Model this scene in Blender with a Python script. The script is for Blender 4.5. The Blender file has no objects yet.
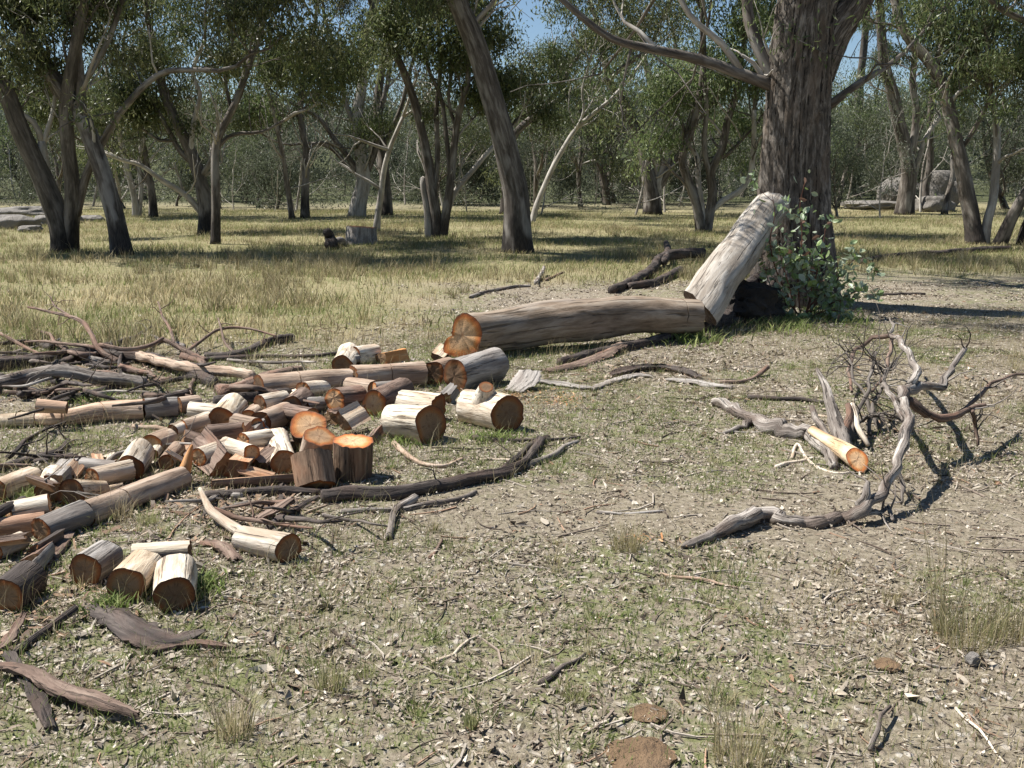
import bpy, math, random
import numpy as np
from mathutils import Vector, Matrix, noise as mnoise

# ------------------------------------------------------------------ camera, sky, sun, exposure
SC = bpy.context.scene
COL = SC.collection
CAMZ = 1.9
PITCH = math.radians(10.7)
FPX = 1024.0
cam_d = bpy.data.cameras.new("camera")
cam = bpy.data.objects.new("camera", cam_d)
COL.objects.link(cam)
cam.location = (0, 0, CAMZ)
cam.rotation_euler = (math.pi / 2 - PITCH, 0, 0)
cam_d.sensor_width = 36
cam_d.lens = 36 * FPX / 1024
cam_d.clip_start = 0.05
cam_d.clip_end = 3000
SC.camera = cam

SUN_EL = math.radians(57)
SUN_H = Vector((-0.965, 0.26, 0)).normalized()          # horizontal direction towards the sun
to_sun = Vector((SUN_H.x * math.cos(SUN_EL), SUN_H.y * math.cos(SUN_EL), math.sin(SUN_EL)))
world = bpy.data.worlds.new("World")
SC.world = world
world.use_nodes = True
wn = world.node_tree
sky = wn.nodes.new("ShaderNodeTexSky")
sky.sky_type = 'NISHITA'
sky.sun_disc = False
sky.sun_elevation = SUN_EL
sky.sun_rotation = math.atan2(SUN_H.x, SUN_H.y)
sky.air_density = 1.0
sky.dust_density = 0.1
sky.ozone_density = 3.5
bg = wn.nodes["Background"]
bg.inputs[1].default_value = 0.055
wn.links.new(sky.outputs[0], bg.inputs[0])
sun_d = bpy.data.lights.new("sun", 'SUN')
sun_d.energy = 5.0
sun_d.angle = math.radians(0.53)
sun_d.color = (1.0, 0.96, 0.895)
sun = bpy.data.objects.new("sun", sun_d)
COL.objects.link(sun)
sun.rotation_euler = to_sun.to_track_quat('Z', 'Y').to_euler()
SC.view_settings.view_transform = 'Standard'
SC.view_settings.look = 'None'
SC.view_settings.exposure = 0.98
SC.view_settings.gamma = 1.0
SC.cycles.max_bounces = 6
SC.cycles.diffuse_bounces = 3
SC.cycles.transmission_bounces = 3
SC.cycles.transparent_max_bounces = 4

# ------------------------------------------------------------------ projection helpers (used to lay the place out)
CP, SP = math.cos(PITCH), math.sin(PITCH)
_f = np.array([0, CP, -SP]); _u = np.array([0, SP, CP])

def ray(px, py):
    return np.array([(px - 512) / FPX, 0, 0]) + _u * (-(py - 384) / FPX) + _f

def vhash(ix, iy, seed):
    h = (ix.astype(np.int64) * 374761393 + iy.astype(np.int64) * 668265263 + seed * 982451653) & 0x7fffffff
    h = ((h ^ (h >> 13)) * 1274126177) & 0x7fffffff
    h = h ^ (h >> 16)
    return (h & 0xffff) / 65535.0

def vnoise(x, y, seed=0):
    x = np.asarray(x, float); y = np.asarray(y, float)
    ix = np.floor(x); iy = np.floor(y)
    fx = x - ix; fy = y - iy
    fx = fx * fx * (3 - 2 * fx); fy = fy * fy * (3 - 2 * fy)
    a = vhash(ix, iy, seed); b = vhash(ix + 1, iy, seed)
    c = vhash(ix, iy + 1, seed); d = vhash(ix + 1, iy + 1, seed)
    return (a * (1 - fx) + b * fx) * (1 - fy) + (c * (1 - fx) + d * fx) * fy

def fbm(x, y, seed=0, o=3):
    s = 0; a = 0.5; t = 0
    for i in range(o):
        s = s + a * vnoise(np.asarray(x) * 2 ** i, np.asarray(y) * 2 ** i, seed + i * 17)
        t += a; a *= 0.5
    return s / t

def sstep(a, b, x):
    t = np.clip((np.asarray(x, float) - a) / (b - a), 0, 1)
    return t * t * (3 - 2 * t)

def gh(x, y):
    x = np.asarray(x, float); y = np.asarray(y, float)
    r = np.hypot(x, y)
    h = 0.07 * (fbm(x / 2.3, y / 2.3, 3) - 0.5) + 0.03 * (fbm(x / 0.5, y / 0.5, 9) - 0.5)
    h = h + sstep(15, 50, r) * 0.5 * (fbm(x / 14, y / 14, 5) - 0.5)
    h = h + 0.0245 * np.where(y > 26, np.clip(y - 26, 0, 400) ** 2 / (np.clip(y - 26, 0, 400) + 4), 0)
    h = h + sstep(95, 260, y) * 8 + sstep(95, 260, y) * 6 * (fbm(x / 60, y / 60, 21) - 0.5)
    return h

def gz(x, y):
    return float(gh(np.array([x]), np.array([y]))[0])

def gpt(px, py, h=0.0):
    """point h metres above the ground seen at a pixel"""
    d = ray(px, py)
    t = np.concatenate([np.arange(0.5, 30, 0.05), np.arange(30, 140, 0.25)])
    q = np.array([0, 0, CAMZ])[None, :] + d[None, :] * t[:, None]
    f = q[:, 2] - gh(q[:, 0], q[:, 1]) - h
    k = int(np.argmax(f < 0)) if (f < 0).any() else len(t) - 1
    k = max(k, 1)
    w = np.clip(f[k - 1] / (f[k - 1] - f[k] + 1e-9), 0, 1)
    return q[k - 1] * (1 - w) + q[k] * w

def P(px, py, Y):
    d = ray(px, py)
    return np.array([0, 0, CAMZ]) + d * (Y / d[1])

def depth(p):
    return float(np.dot(np.asarray(p) - np.array([0, 0, CAMZ]), _f))

def mpp(p):
    return depth(p) / FPX

# ------------------------------------------------------------------ mesh builder
class MB:
    def __init__(self):
        self.V = []; self.F = []; self.M = []; self.B = []; self.C = []; self.n = 0
    def add(self, V, F, bco=None, col=None, mat=0):
        V = np.asarray(V, np.float32); 
        if not isinstance(F, (list, tuple)): F = [F]
        for f in F:
            f = np.asarray(f, np.int64)
            if f.size == 0: continue
            self.F.append(f + self.n)
            m = mat if not np.isscalar(mat) else np.full(len(f), mat, np.int32)
            self.M.append(np.asarray(m, np.int32))
        self.V.append(V)
        self.B.append(np.zeros((len(V), 3), np.float32) if bco is None else np.asarray(bco, np.float32))
        if col is None: col = np.ones((len(V), 3), np.float32)
        col = np.asarray(col, np.float32)
        if col.ndim == 1: col = np.tile(col, (len(V), 1))
        self.C.append(col)
        self.n += len(V)
    def mesh(self, name, mats, origin=(0, 0, 0), smooth=True, sharp=None):
        V = np.concatenate(self.V) - np.asarray(origin, np.float32)
        me = bpy.data.meshes.new(name)
        tot = np.concatenate([np.full(len(f), f.shape[1], np.int32) for f in self.F])
        loops = np.concatenate([f.ravel() for f in self.F]).astype(np.int32)
        start = np.concatenate([[0], np.cumsum(tot)[:-1]]).astype(np.int32)
        me.vertices.add(len(V)); me.vertices.foreach_set("co", V.astype(np.float32).ravel())
        me.loops.add(len(loops)); me.loops.foreach_set("vertex_index", loops)
        me.polygons.add(len(tot)); me.polygons.foreach_set("loop_start", start)
        me.polygons.foreach_set("loop_total", tot)
        me.polygons.foreach_set("material_index", np.concatenate(self.M))
        me.polygons.foreach_set("use_smooth", np.full(len(tot), smooth))
        for m in mats: me.materials.append(m)
        a = me.attributes.new("bco", 'FLOAT_VECTOR', 'POINT')
        a.data.foreach_set("vector", np.concatenate(self.B).ravel())
        c = me.attributes.new("tint", 'FLOAT_COLOR', 'POINT')
        cc = np.concatenate(self.C)
        c.data.foreach_set("color", np.concatenate([cc, np.ones((len(cc), 1), np.float32)], 1).ravel())
        me.update(calc_edges=True)
        me.validate()
        if sharp: me.set_sharp_from_angle(angle=math.radians(sharp))
        return me
    def build(self, name, mats, parent=None, origin=(0, 0, 0), smooth=True, sharp=None):
        if not isinstance(mats, (list, tuple)): mats = [mats]
        o = bpy.data.objects.new(name, self.mesh(name, mats, origin, smooth, sharp))
        COL.objects.link(o)
        if parent is not None: o.parent = parent
        else: o.location = origin
        return o

def empty(name, loc):
    o = bpy.data.objects.new(name, None)
    COL.objects.link(o); o.location = loc
    o.empty_display_size = 0.2
    return o

USED = {}
def tag(o, label, cat, group=None, kind=None):
    o["label"] = label; o["category"] = cat
    if group: o["group"] = group
    if kind: o["kind"] = kind
    n = len(label.split())
    if not 4 <= n <= 16: print("LABEL LENGTH", n, label)
    if label in USED and not group: print("DUP LABEL", label)
    USED[label] = 1
    return o

def copy_tree(o, parent=None):
    c = o.copy(); COL.objects.link(c); c.parent = parent
    for ch in o.children: copy_tree(ch, c)
    return c

def norm(v):
    v = np.asarray(v, float); return v / (np.linalg.norm(v) + 1e-9)

def spline(pts, rad, step):
    """Catmull-Rom resample of a polyline with radii"""
    pts = np.asarray(pts, float); rad = np.asarray(rad, float)
    if len(pts) == 2:
        n = max(2, int(np.linalg.norm(pts[1] - pts[0]) / step) + 1)
        t = np.linspace(0, 1, n)[:, None]
        return pts[0] * (1 - t) + pts[1] * t, rad[0] * (1 - t[:, 0]) + rad[1] * t[:, 0]
    Q = np.vstack([2 * pts[0] - pts[1], pts, 2 * pts[-1] - pts[-2]])
    out = []; ro = []
    for i in range(len(pts) - 1):
        n = max(1, int(np.linalg.norm(pts[i + 1] - pts[i]) / step))
        for k in range(n):
            t = k / n
            a, b, c, d = Q[i], Q[i + 1], Q[i + 2], Q[i + 3]
            out.append(0.5 * (2 * b + (c - a) * t + (2 * a - 5 * b + 4 * c - d) * t * t + (3 * b - a - 3 * c + d) * t ** 3))
            ro.append(rad[i] * (1 - t) + rad[i + 1] * t)
    out.append(pts[-1]); ro.append(rad[-1])
    return np.array(out), np.array(ro)

def frames(pts, up=None):
    T = np.gradient(pts, axis=0)
    T /= np.linalg.norm(T, axis=1)[:, None] + 1e-9
    N = np.zeros_like(T)
    ref = np.array(up if up is not None else ([0, 0, 1.0] if abs(T[0][2]) < 0.8 else [0, -1.0, 0]))
    n = ref - T[0] * np.dot(ref, T[0]); n = norm(n)
    for i in range(len(T)):
        n = n - T[i] * np.dot(n, T[i]); n = norm(n)
        N[i] = n
    return T, N, np.cross(T, N)

def tube(mb, pts, rad, n=10, step=0.1, lump=0.06, rng=None, col=None, mat=0, ridges=0, ridge_amp=0.0, tip=True, flare=0.0, wob=0.0):
    rng = rng or np.random.default_rng(1)
    p, r = spline(pts, rad, step)
    m = len(p)
    if wob:
        s0 = np.linspace(0, 1, m)
        for ax in range(3):
            p[:, ax] += wob * np.sin(s0 * rng.uniform(4, 9) + rng.uniform(0, 6)) * np.sin(s0 * math.pi)
    T, N, Bn = frames(p)
    s = np.concatenate([[0], np.cumsum(np.linalg.norm(np.diff(p, axis=0), axis=1))])
    th = np.linspace(0, 2 * math.pi, n, endpoint=False)
    R = np.tile(r[:, None], (1, n))
    L = np.zeros((m, n))
    for k in range(1, 5):
        ph = rng.uniform(0, 6.3); fs = rng.uniform(0.15, 0.5) / max(r.max(), 0.02); p2 = rng.uniform(0, 6.3)
        L += np.sin(k * th[None, :] + ph + 1.5 * np.sin(s[:, None] * fs + p2)) * np.cos(s[:, None] * fs * k * 0.7 + p2) / k
    R = R * (1 + lump * L)
    if ridges:
        w = 1.2 * np.sin(s[:, None] * 1.3 + 2 * th[None, :]) + 0.9 * np.sin(s[:, None] * 3.1 + rng.uniform(0, 6))
        R = R * (1 + ridge_amp * (np.abs(np.sin(0.5 * ridges * th[None, :] + w)) - 0.6) + ridge_amp * 0.5 * rng.normal(0, 0.35, (m, n)))
    if flare:
        lob = 1 + 0.35 * np.sin(3 * th + rng.uniform(0, 6)) + 0.25 * np.sin(5 * th + rng.uniform(0, 6))
        R = R * (1 + flare * np.exp(-s[:, None] / (2.2 * r[0])) * lob[None, :])
    ct, st = np.cos(th), np.sin(th)
    V = p[:, None, :] + R[:, :, None] * (ct[None, :, None] * N[:, None, :] + st[None, :, None] * Bn[:, None, :])
    bco = np.stack([R * ct, R * st, np.tile(s[:, None], (1, n))], -1)
    V = V.reshape(-1, 3); bco = bco.reshape(-1, 3)
    i = np.arange(m - 1)[:, None] * n; j = np.arange(n)[None, :]; j2 = (j + 1) % n
    F = np.stack([i + j, i + j2, i + n + j2, i + n + j], -1).reshape(-1, 4)
    Fs = [F]
    if tip:
        V = np.vstack([V, p[0] - T[0] * r[0] * 0.25, p[-1] + T[-1] * r[-1] * 0.6])
        bco = np.vstack([bco, [0, 0, 0], [0, 0, s[-1]]])
        a = np.arange(n); b = (a + 1) % n
        Fs.append(np.stack([np.full(n, m * n), b, a], -1))
        Fs.append(np.stack([np.full(n, m * n + 1), (m - 1) * n + a, (m - 1) * n + b], -1))
    mb.add(V, Fs, bco, col, mat)
    return p, r

# ------------------------------------------------------------------ materials
def new_mat(name):
    m = bpy.data.materials.new(name); m.use_nodes = True
    nt = m.node_tree
    return m, nt, nt.nodes["Principled BSDF"]

def nd(nt, typ, **kw):
    n = nt.nodes.new(typ)
    for k, v in kw.items():
        if k.startswith("i_"):
            n.inputs[k[2:].replace("_", " ")].default_value = v
        else: setattr(n, k, v)
    return n

def ramp(nt, fac, stops, interp='LINEAR'):
    r = nt.nodes.new("ShaderNodeValToRGB"); r.color_ramp.interpolation = interp
    e = r.color_ramp.elements
    while len(e) < len(stops): e.new(0.5)
    for k, (pos, c) in enumerate(stops):
        e[k].position = pos; e[k].color = (*c, 1)
    nt.links.new(fac, r.inputs[0])
    return r.outputs[0]

def mix(nt, fac, a, b, mode='MIX'):
    m = nt.nodes.new("ShaderNodeMix"); m.data_type = 'RGBA'; m.blend_type = mode
    for sock, v in ((m.inputs[0], fac), (m.inputs[6], a), (m.inputs[7], b)):
        if isinstance(v, (int, float)): sock.default_value = v
        elif isinstance(v, (tuple, list)): sock.default_value = (*v, 1)
        else: nt.links.new(v, sock)
    return m.outputs[2]

def math_n(nt, op, a, b=None, clamp=False):
    m = nt.nodes.new("ShaderNodeMath"); m.operation = op; m.use_clamp = clamp
    for k, v in enumerate((a, b)):
        if v is None: continue
        if isinstance(v, (int, float)): m.inputs[k].default_value = v
        else: nt.links.new(v, m.inputs[k])
    return m.outputs[0]

def attr(nt, name, out="Vector"):
    a = nt.nodes.new("ShaderNodeAttribute"); a.attribute_name = name
    return a.outputs[out]

def mapped(nt, vec, scale):
    mp = nt.nodes.new("ShaderNodeMapping"); mp.inputs["Scale"].default_value = scale
    nt.links.new(vec, mp.inputs["Vector"]); return mp.outputs[0]

def noise(nt, vec, scale, detail=5, rough=0.6, dist=0.0):
    n = nt.nodes.new("ShaderNodeTexNoise")
    n.inputs["Scale"].default_value = scale; n.inputs["Detail"].default_value = detail
    n.inputs["Roughness"].default_value = rough; n.inputs["Distortion"].default_value = dist
    nt.links.new(vec, n.inputs["Vector"]); return n.outputs[0]

def bump(nt, b, height, strength, dist):
    n = nt.nodes.new("ShaderNodeBump"); n.inputs["Strength"].default_value = strength
    n.inputs["Distance"].default_value = dist
    nt.links.new(height, n.inputs["Height"]); nt.links.new(n.outputs[0], b.inputs["Normal"])

def bark(name, dark, mid, light, scale=14, stretch=0.22, patch=None, patch_amt=0.5, bmp=0.6, rand=0.25, base=None, base_h=1.6, cracks=0.0):
    m, nt, b = new_mat(name)
    v = attr(nt, "bco")
    oi = nt.nodes.new("ShaderNodeObjectInfo")
    off = nt.nodes.new("ShaderNodeVectorMath"); off.operation = 'ADD'
    sc = nt.nodes.new("ShaderNodeVectorMath"); sc.operation = 'SCALE'
    comb = nt.nodes.new("ShaderNodeCombineXYZ")
    for k in range(3): nt.links.new(oi.outputs["Random"], comb.inputs[k])
    nt.links.new(comb.outputs[0], sc.inputs[0]); sc.inputs["Scale"].default_value = 37.0
    nt.links.new(v, off.inputs[0]); nt.links.new(sc.outputs[0], off.inputs[1])
    v = off.outputs[0]
    n1 = noise(nt, mapped(nt, v, (scale, scale, scale * stretch)), 1.0, 8, 0.68, 0.4)
    c = ramp(nt, n1, [(0.33, dark), (0.5, mid), (0.66, light)])
    n2 = noise(nt, mapped(nt, v, (scale * 0.3, scale * 0.3, scale * 0.12)), 1.0, 3, 0.5)
    if patch:
        c = mix(nt, ramp(nt, n2, [(0.52, (0, 0, 0)), (0.62, (patch_amt,) * 3)]), c, patch)
    hgt = n1
    if cracks:
        n3 = noise(nt, mapped(nt, v, (scale * 2.2, scale * 2.2, scale * 0.08)), 1.0, 3, 0.6, 0.2)
        cr = ramp(nt, n3, [(0.36, (1, 1, 1)), (0.42, (0, 0, 0))])
        c = mix(nt, math_n(nt, 'MULTIPLY', cr, cracks), c, tuple(x * 0.35 for x in dark))
        hgt = math_n(nt, 'SUBTRACT', n1, math_n(nt, 'MULTIPLY', cr, 0.5))
    if base:
        geo = nt.nodes.new("ShaderNodeNewGeometry"); sep = nt.nodes.new("ShaderNodeSeparateXYZ")
        nt.links.new(geo.outputs["Position"], sep.inputs[0])
        hh = math_n(nt, 'ADD', math_n(nt, 'MULTIPLY', sep.outputs[2], 1.0 / base_h), math_n(nt, 'MULTIPLY', n2, 1.2))
        msk = ramp(nt, hh, [(0.75, (1, 1, 1)), (1.35, (0, 0, 0))])
        nb = ramp(nt, noise(nt, mapped(nt, v, (40, 40, 5)), 1.0, 5, 0.6), [(0.35, tuple(x * 0.4 for x in base)), (0.7, tuple(x * 1.5 for x in base))])
        c = mix(nt, msk, c, nb)
    val = nt.nodes.new("ShaderNodeHueSaturation")
    nt.links.new(c, val.inputs["Color"])
    nt.links.new(math_n(nt, 'ADD', math_n(nt, 'MULTIPLY', oi.outputs["Random"], rand), 1 - rand / 2), val.inputs["Value"])
    tn = attr(nt, "tint", "Color")
    nt.links.new(mix(nt, 1.0, val.outputs[0], tn, 'MULTIPLY'), b.inputs["Base Color"])
    b.inputs["Roughness"].default_value = 0.85
    b.inputs["Specular IOR Level"].default_value = 0.25
    bump(nt, b, hgt, bmp, 0.02)
    return m

M = {}
M['pale'] = bark("pale_bark", (.26, .19, .13), (.54, .465, .37), (.67, .615, .53), 17, .17, (.36, .26, .18), .65, .8, cracks=.75)
M['tan'] = bark("tan_bark", (.20, .14, .10), (.36, .27, .20), (.48, .39, .31), 18, .15, (.25, .16, .11), .6, .6, cracks=.4)
M['grey'] = bark("grey_bark", (.12, .105, .095), (.27, .245, .22), (.40, .37, .34), 18, .12, (.16, .13, .11), .6, .8, cracks=.6)
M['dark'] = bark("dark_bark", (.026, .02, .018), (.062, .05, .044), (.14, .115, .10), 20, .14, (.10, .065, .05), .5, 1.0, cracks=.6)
M['brown'] = bark("brown_bark", (.07, .048, .036), (.16, .11, .085), (.28, .21, .165), 20, .12, (.22, .12, .08), .5, 1.0, cracks=.6)
M['split'] = bark("split_wood", (.26, .13, .075), (.42, .27, .17), (.55, .41, .29), 26, .05, (.40, .17, .07), .5, .7, cracks=.35)
M['palesplit'] = bark("pale_split_wood", (.45, .33, .22), (.62, .51, .38), (.70, .61, .49), 26, .05, (.5, .33, .2), .5, .6, cracks=.25)
M['orange'] = bark("orange_split_wood", (.35, .13, .04), (.50, .24, .09), (.58, .36, .18), 26, .06, (.42, .17, .06), .5, .6)
M['bleached'] = bark("bleached_branch", (.085, .068, .057), (.22, .19, .165), (.50, .46, .41), 22, .07, (.115, .085, .068), .8, 1.2, cracks=.75)
M['old_log'] = bark("old_log_bark", (.13, .092, .062), (.27, .205, .148), (.40, .335, .265), 9, .16, (.36, .32, .275), .5, .8, cracks=.7)
M['lean_log'] = bark("leaning_log_bark", (.20, .165, .13), (.41, .365, .31), (.56, .52, .465), 11, .16, (.27, .225, .18), .7, .9, cracks=.8)
M['big'] = bark("fissured_bark", (.03, .025, .021), (.105, .088, .073), (.27, .24, .21), 13, .26, (.15, .11, .08), .45, 1.4, rand=0, cracks=.9)
M['gum'] = bark("gum_bark", (.045, .037, .03), (.115, .096, .08), (.25, .225, .195), 8, .16, (.33, .305, .275), .5, .6, base=(.045, .037, .032), base_h=3.4, cracks=.3)
M['gumdark'] = bark("dark_gum_bark", (.045, .038, .032), (.10, .085, .07), (.19, .165, .14), 8, .18, (.24, .215, .19), .5, .7, base=(.03, .025, .022), base_h=4.0, cracks=.4)
M['gumpale'] = bark("pale_gum_bark", (.20, .175, .15), (.36, .33, .29), (.50, .47, .43), 6, .25, (.20, .17, .145), .5, .5, cracks=.25)
M['twig'] = bark("twig_bark", (.05, .042, .036), (.10, .085, .073), (.17, .15, .13), 20, .2, None, 0, .4)

def cutwood():
    m, nt, b = new_mat("sawn_end_grain")
    v = attr(nt, "bco"); sep = nt.nodes.new("ShaderNodeSeparateXYZ")
    tn = attr(nt, "tint", "Color"); st = nt.nodes.new("ShaderNodeSeparateColor"); nt.links.new(tn, st.inputs[0])
    rad = st.outputs[0]
    oi = nt.nodes.new("ShaderNodeObjectInfo")
    n1 = noise(nt, v, 14, 5, 0.65)
    f = math_n(nt, 'ADD', rad, math_n(nt, 'MULTIPLY', math_n(nt, 'SUBTRACT', n1, 0.5), 0.30))
    c = ramp(nt, f, [(0.0, (.30, .16, .08)), (0.14, (.54, .37, .22)), (0.6, (.54, .34, .18)), (0.74, (.50, .22, .075)), (0.88, (.40, .12, .034)), (0.97, (.20, .068, .032)), (1.0, (.08, .05, .035))])
    # growth rings and radial checks
    ring = math_n(nt, 'SINE', math_n(nt, 'MULTIPLY', f, 85))
    c = mix(nt, math_n(nt, 'MULTIPLY', math_n(nt, 'ADD', ring, 1), 0.2), c, (.22, .10, .045))
    nv = nt.nodes.new("ShaderNodeVectorMath"); nv.operation = 'NORMALIZE'; nt.links.new(v, nv.inputs[0])
    sv = nt.nodes.new("ShaderNodeVectorMath"); sv.operation = 'SCALE'; sv.inputs["Scale"].default_value = 3.0; nt.links.new(nv.outputs[0], sv.inputs[0])
    av = nt.nodes.new("ShaderNodeVectorMath"); av.operation = 'MULTIPLY_ADD'; nt.links.new(v, av.inputs[0]); av.inputs[1].default_value = (9, 9, 9); nt.links.new(sv.outputs[0], av.inputs[2])
    cz = nt.nodes.new("ShaderNodeCombineXYZ"); nt.links.new(math_n(nt, 'MULTIPLY', oi.outputs["Random"], 50), cz.inputs[2])
    az = nt.nodes.new("ShaderNodeVectorMath"); az.operation = 'ADD'; nt.links.new(av.outputs[0], az.inputs[0]); nt.links.new(cz.outputs[0], az.inputs[1])
    rn = noise(nt, az.outputs[0], 1.6, 4, 0.7, 0.6)
    inner = ramp(nt, f, [(0.60, (1, 1, 1)), (0.8, (0, 0, 0))])
    ck = ramp(nt, rn, [(0.36, (1, 1, 1)), (0.42, (0, 0, 0))])
    c = mix(nt, math_n(nt, 'MULTIPLY', math_n(nt, 'MULTIPLY', ck, inner), 0.75), c, (.09, .05, .028))
    grey = ramp(nt, st.outputs[1], [(0.2, (.7, .7, .7)), (0.8, (0, 0, 0))])
    c = mix(nt, math_n(nt, 'MULTIPLY', grey, ramp(nt, f, [(0.5, (1, 1, 1)), (0.85, (.35, .35, .35))])), c, (.19, .115, .075))
    dirt = noise(nt, v, 5, 4, 0.6)
    c = mix(nt, ramp(nt, dirt, [(0.5, (0, 0, 0)), (0.75, (.5, .5, .5))]), c, (.20, .13, .085))
    hs = nt.nodes.new("ShaderNodeHueSaturation"); nt.links.new(c, hs.inputs["Color"])
    nt.links.new(math_n(nt, 'ADD', math_n(nt, 'MULTIPLY', st.outputs[1], .8), 0.42), hs.inputs["Value"])  # fresh and sunlit ends painted brighter, old and shaded ends darker
    nt.links.new(hs.outputs[0], b.inputs["Base Color"])
    b.inputs["Roughness"].default_value = 0.9; b.inputs["Specular IOR Level"].default_value = 0.15
    bump(nt, b, math_n(nt, 'SUBTRACT', n1, math_n(nt, 'MULTIPLY', ck, 0.5)), 0.5, 0.01)
    return m
M['cut'] = cutwood()

def tinted(name, rough=0.7, trans=0.0, rand=0.0, spec=0.3, spots=0.0):
    m, nt, b = new_mat(name)
    c = attr(nt, "tint", "Color")
    if rand:
        oi = nt.nodes.new("ShaderNodeObjectInfo"); hs = nt.nodes.new("ShaderNodeHueSaturation")
        nt.links.new(c, hs.inputs["Color"])
        nt.links.new(math_n(nt, 'ADD', math_n(nt, 'MULTIPLY', oi.outputs["Random"], rand), 1 - rand / 2), hs.inputs["Value"])
        nt.links.new(math_n(nt, 'ADD', math_n(nt, 'MULTIPLY', oi.outputs["Random"], 0.03), 0.485), hs.inputs["Hue"])
        c = hs.outputs[0]
    if spots:
        geo = nt.nodes.new("ShaderNodeNewGeometry")
        n = noise(nt, geo.outputs["Position"], 60, 3, 0.6)
        c = mix(nt, math_n(nt, 'MULTIPLY', n, spots), c, (.12, .09, .065))
    nt.links.new(c, b.inputs["Base Color"])
    b.inputs["Roughness"].default_value = rough
    b.inputs["Specular IOR Level"].default_value = spec
    if trans:
        t = nt.nodes.new("ShaderNodeBsdfTranslucent"); nt.links.new(c, t.inputs[0])
        mx = nt.nodes.new("ShaderNodeMixShader"); mx.inputs[0].default_value = trans
        nt.links.new(b.outputs[0], mx.inputs[1]); nt.links.new(t.outputs[0], mx.inputs[2])
        nt.links.new(mx.outputs[0], nt.nodes["Material Output"].inputs[0])
    return m
M['leaf'] = tinted("eucalypt_leaf", 0.45, 0.40, 0.5, 0.35)
M['regrowth'] = tinted("young_blue_leaf", 0.45, 0.2, 0.0, 0.4)
M['blade'] = tinted("grass_blade", 0.7, 0.48, 0.0, 0.2)
M['litter'] = tinted("dead_leaf", 0.6, 0.06, 0.0, 0.35, 0.25)
M['chips'] = tinted("wood_chip", 0.85, 0.0, 0.0, 0.15, 0.4)

def ground_mat():
    m, nt, b = new_mat("paddock_ground")
    tc = nt.nodes.new("ShaderNodeTexCoord"); v = tc.outputs["Object"]
    zone = nt.nodes.new("ShaderNodeSeparateColor"); nt.links.new(attr(nt, "tint", "Color"), zone.inputs[0])
    straw, green, bare = zone.outputs
    n1 = noise(nt, v, 2.2, 8, 0.7); n2 = noise(nt, v, 22, 6, 0.7); n3 = noise(nt, v, 90, 4, 0.7)
    soil = ramp(nt, n2, [(0.28, (.10, .082, .058)), (0.5, (.215, .182, .135)), (0.72, (.33, .29, .225))])
    # dry leaf and bark flecks
    vo = nt.nodes.new("ShaderNodeTexVoronoi"); vo.inputs["Scale"].default_value = 30; vo.inputs["Randomness"].default_value = 1
    nt.links.new(mapped(nt, v, (1, .7, 1)), vo.inputs["Vector"])
    sc = nt.nodes.new("ShaderNodeSeparateColor"); nt.links.new(vo.outputs["Color"], sc.inputs[0])
    fleck = ramp(nt, sc.outputs[0], [(0.0, (.09, .07, .055)), (0.3, (.22, .18, .145)), (0.6, (.33, .29, .24)), (0.85, (.45, .41, .36)), (1.0, (.55, .51, .46))])
    fm = math_n(nt, 'MULTIPLY', ramp(nt, vo.outputs["Distance"], [(0.3, (1, 1, 1)), (0.55, (0, 0, 0))]),
                ramp(nt, math_n(nt, 'ADD', sc.outputs[1], math_n(nt, 'MULTIPLY', math_n(nt, 'SUBTRACT', n1, .5), 1.2)), [(0.38, (0, 0, 0)), (0.45, (1, 1, 1))]))
    fm = math_n(nt, 'MULTIPLY', fm, math_n(nt, 'SUBTRACT', 1.0, bare))
    c = mix(nt, math_n(nt, 'MULTIPLY', fm, .85), soil, fleck)
    st = ramp(nt, n2, [(0.3, (.14, .12, .06)), (0.5, (.26, .225, .125)), (0.7, (.39, .345, .22))])
    c = mix(nt, math_n(nt, 'MULTIPLY', straw, .9), c, st)
    gr = ramp(nt, n3, [(0.3, (.075, .09, .03)), (0.7, (.19, .21, .08))])
    gm = math_n(nt, 'MULTIPLY', green, ramp(nt, noise(nt, v, 7, 5, 0.65), [(0.45, (0, 0, 0)), (0.6, (1, 1, 1))]))
    c = mix(nt, math_n(nt, 'MULTIPLY', gm, .75), c, gr)
    scrub = ramp(nt, noise(nt, v, .9, 6, .7), [(0.35, (.035, .04, .02)), (0.6, (.085, .092, .045)), (0.8, (.16, .155, .09))])
    c = mix(nt, ramp(nt, math_n(nt, 'MULTIPLY', green, bare), [(0.35, (0, 0, 0)), (0.85, (1, 1, 1))]), c, scrub)
    nt.links.new(c, b.inputs["Base Color"])
    b.inputs["Roughness"].default_value = 0.95; b.inputs["Specular IOR Level"].default_value = 0.1
    h = math_n(nt, 'ADD', math_n(nt, 'MULTIPLY', n2, .6), math_n(nt, 'ADD', math_n(nt, 'MULTIPLY', n3, .3), math_n(nt, 'MULTIPLY', fm, .3)))
    bump(nt, b, h, 0.9, 0.03)
    return m
M['ground'] = ground_mat()

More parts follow.
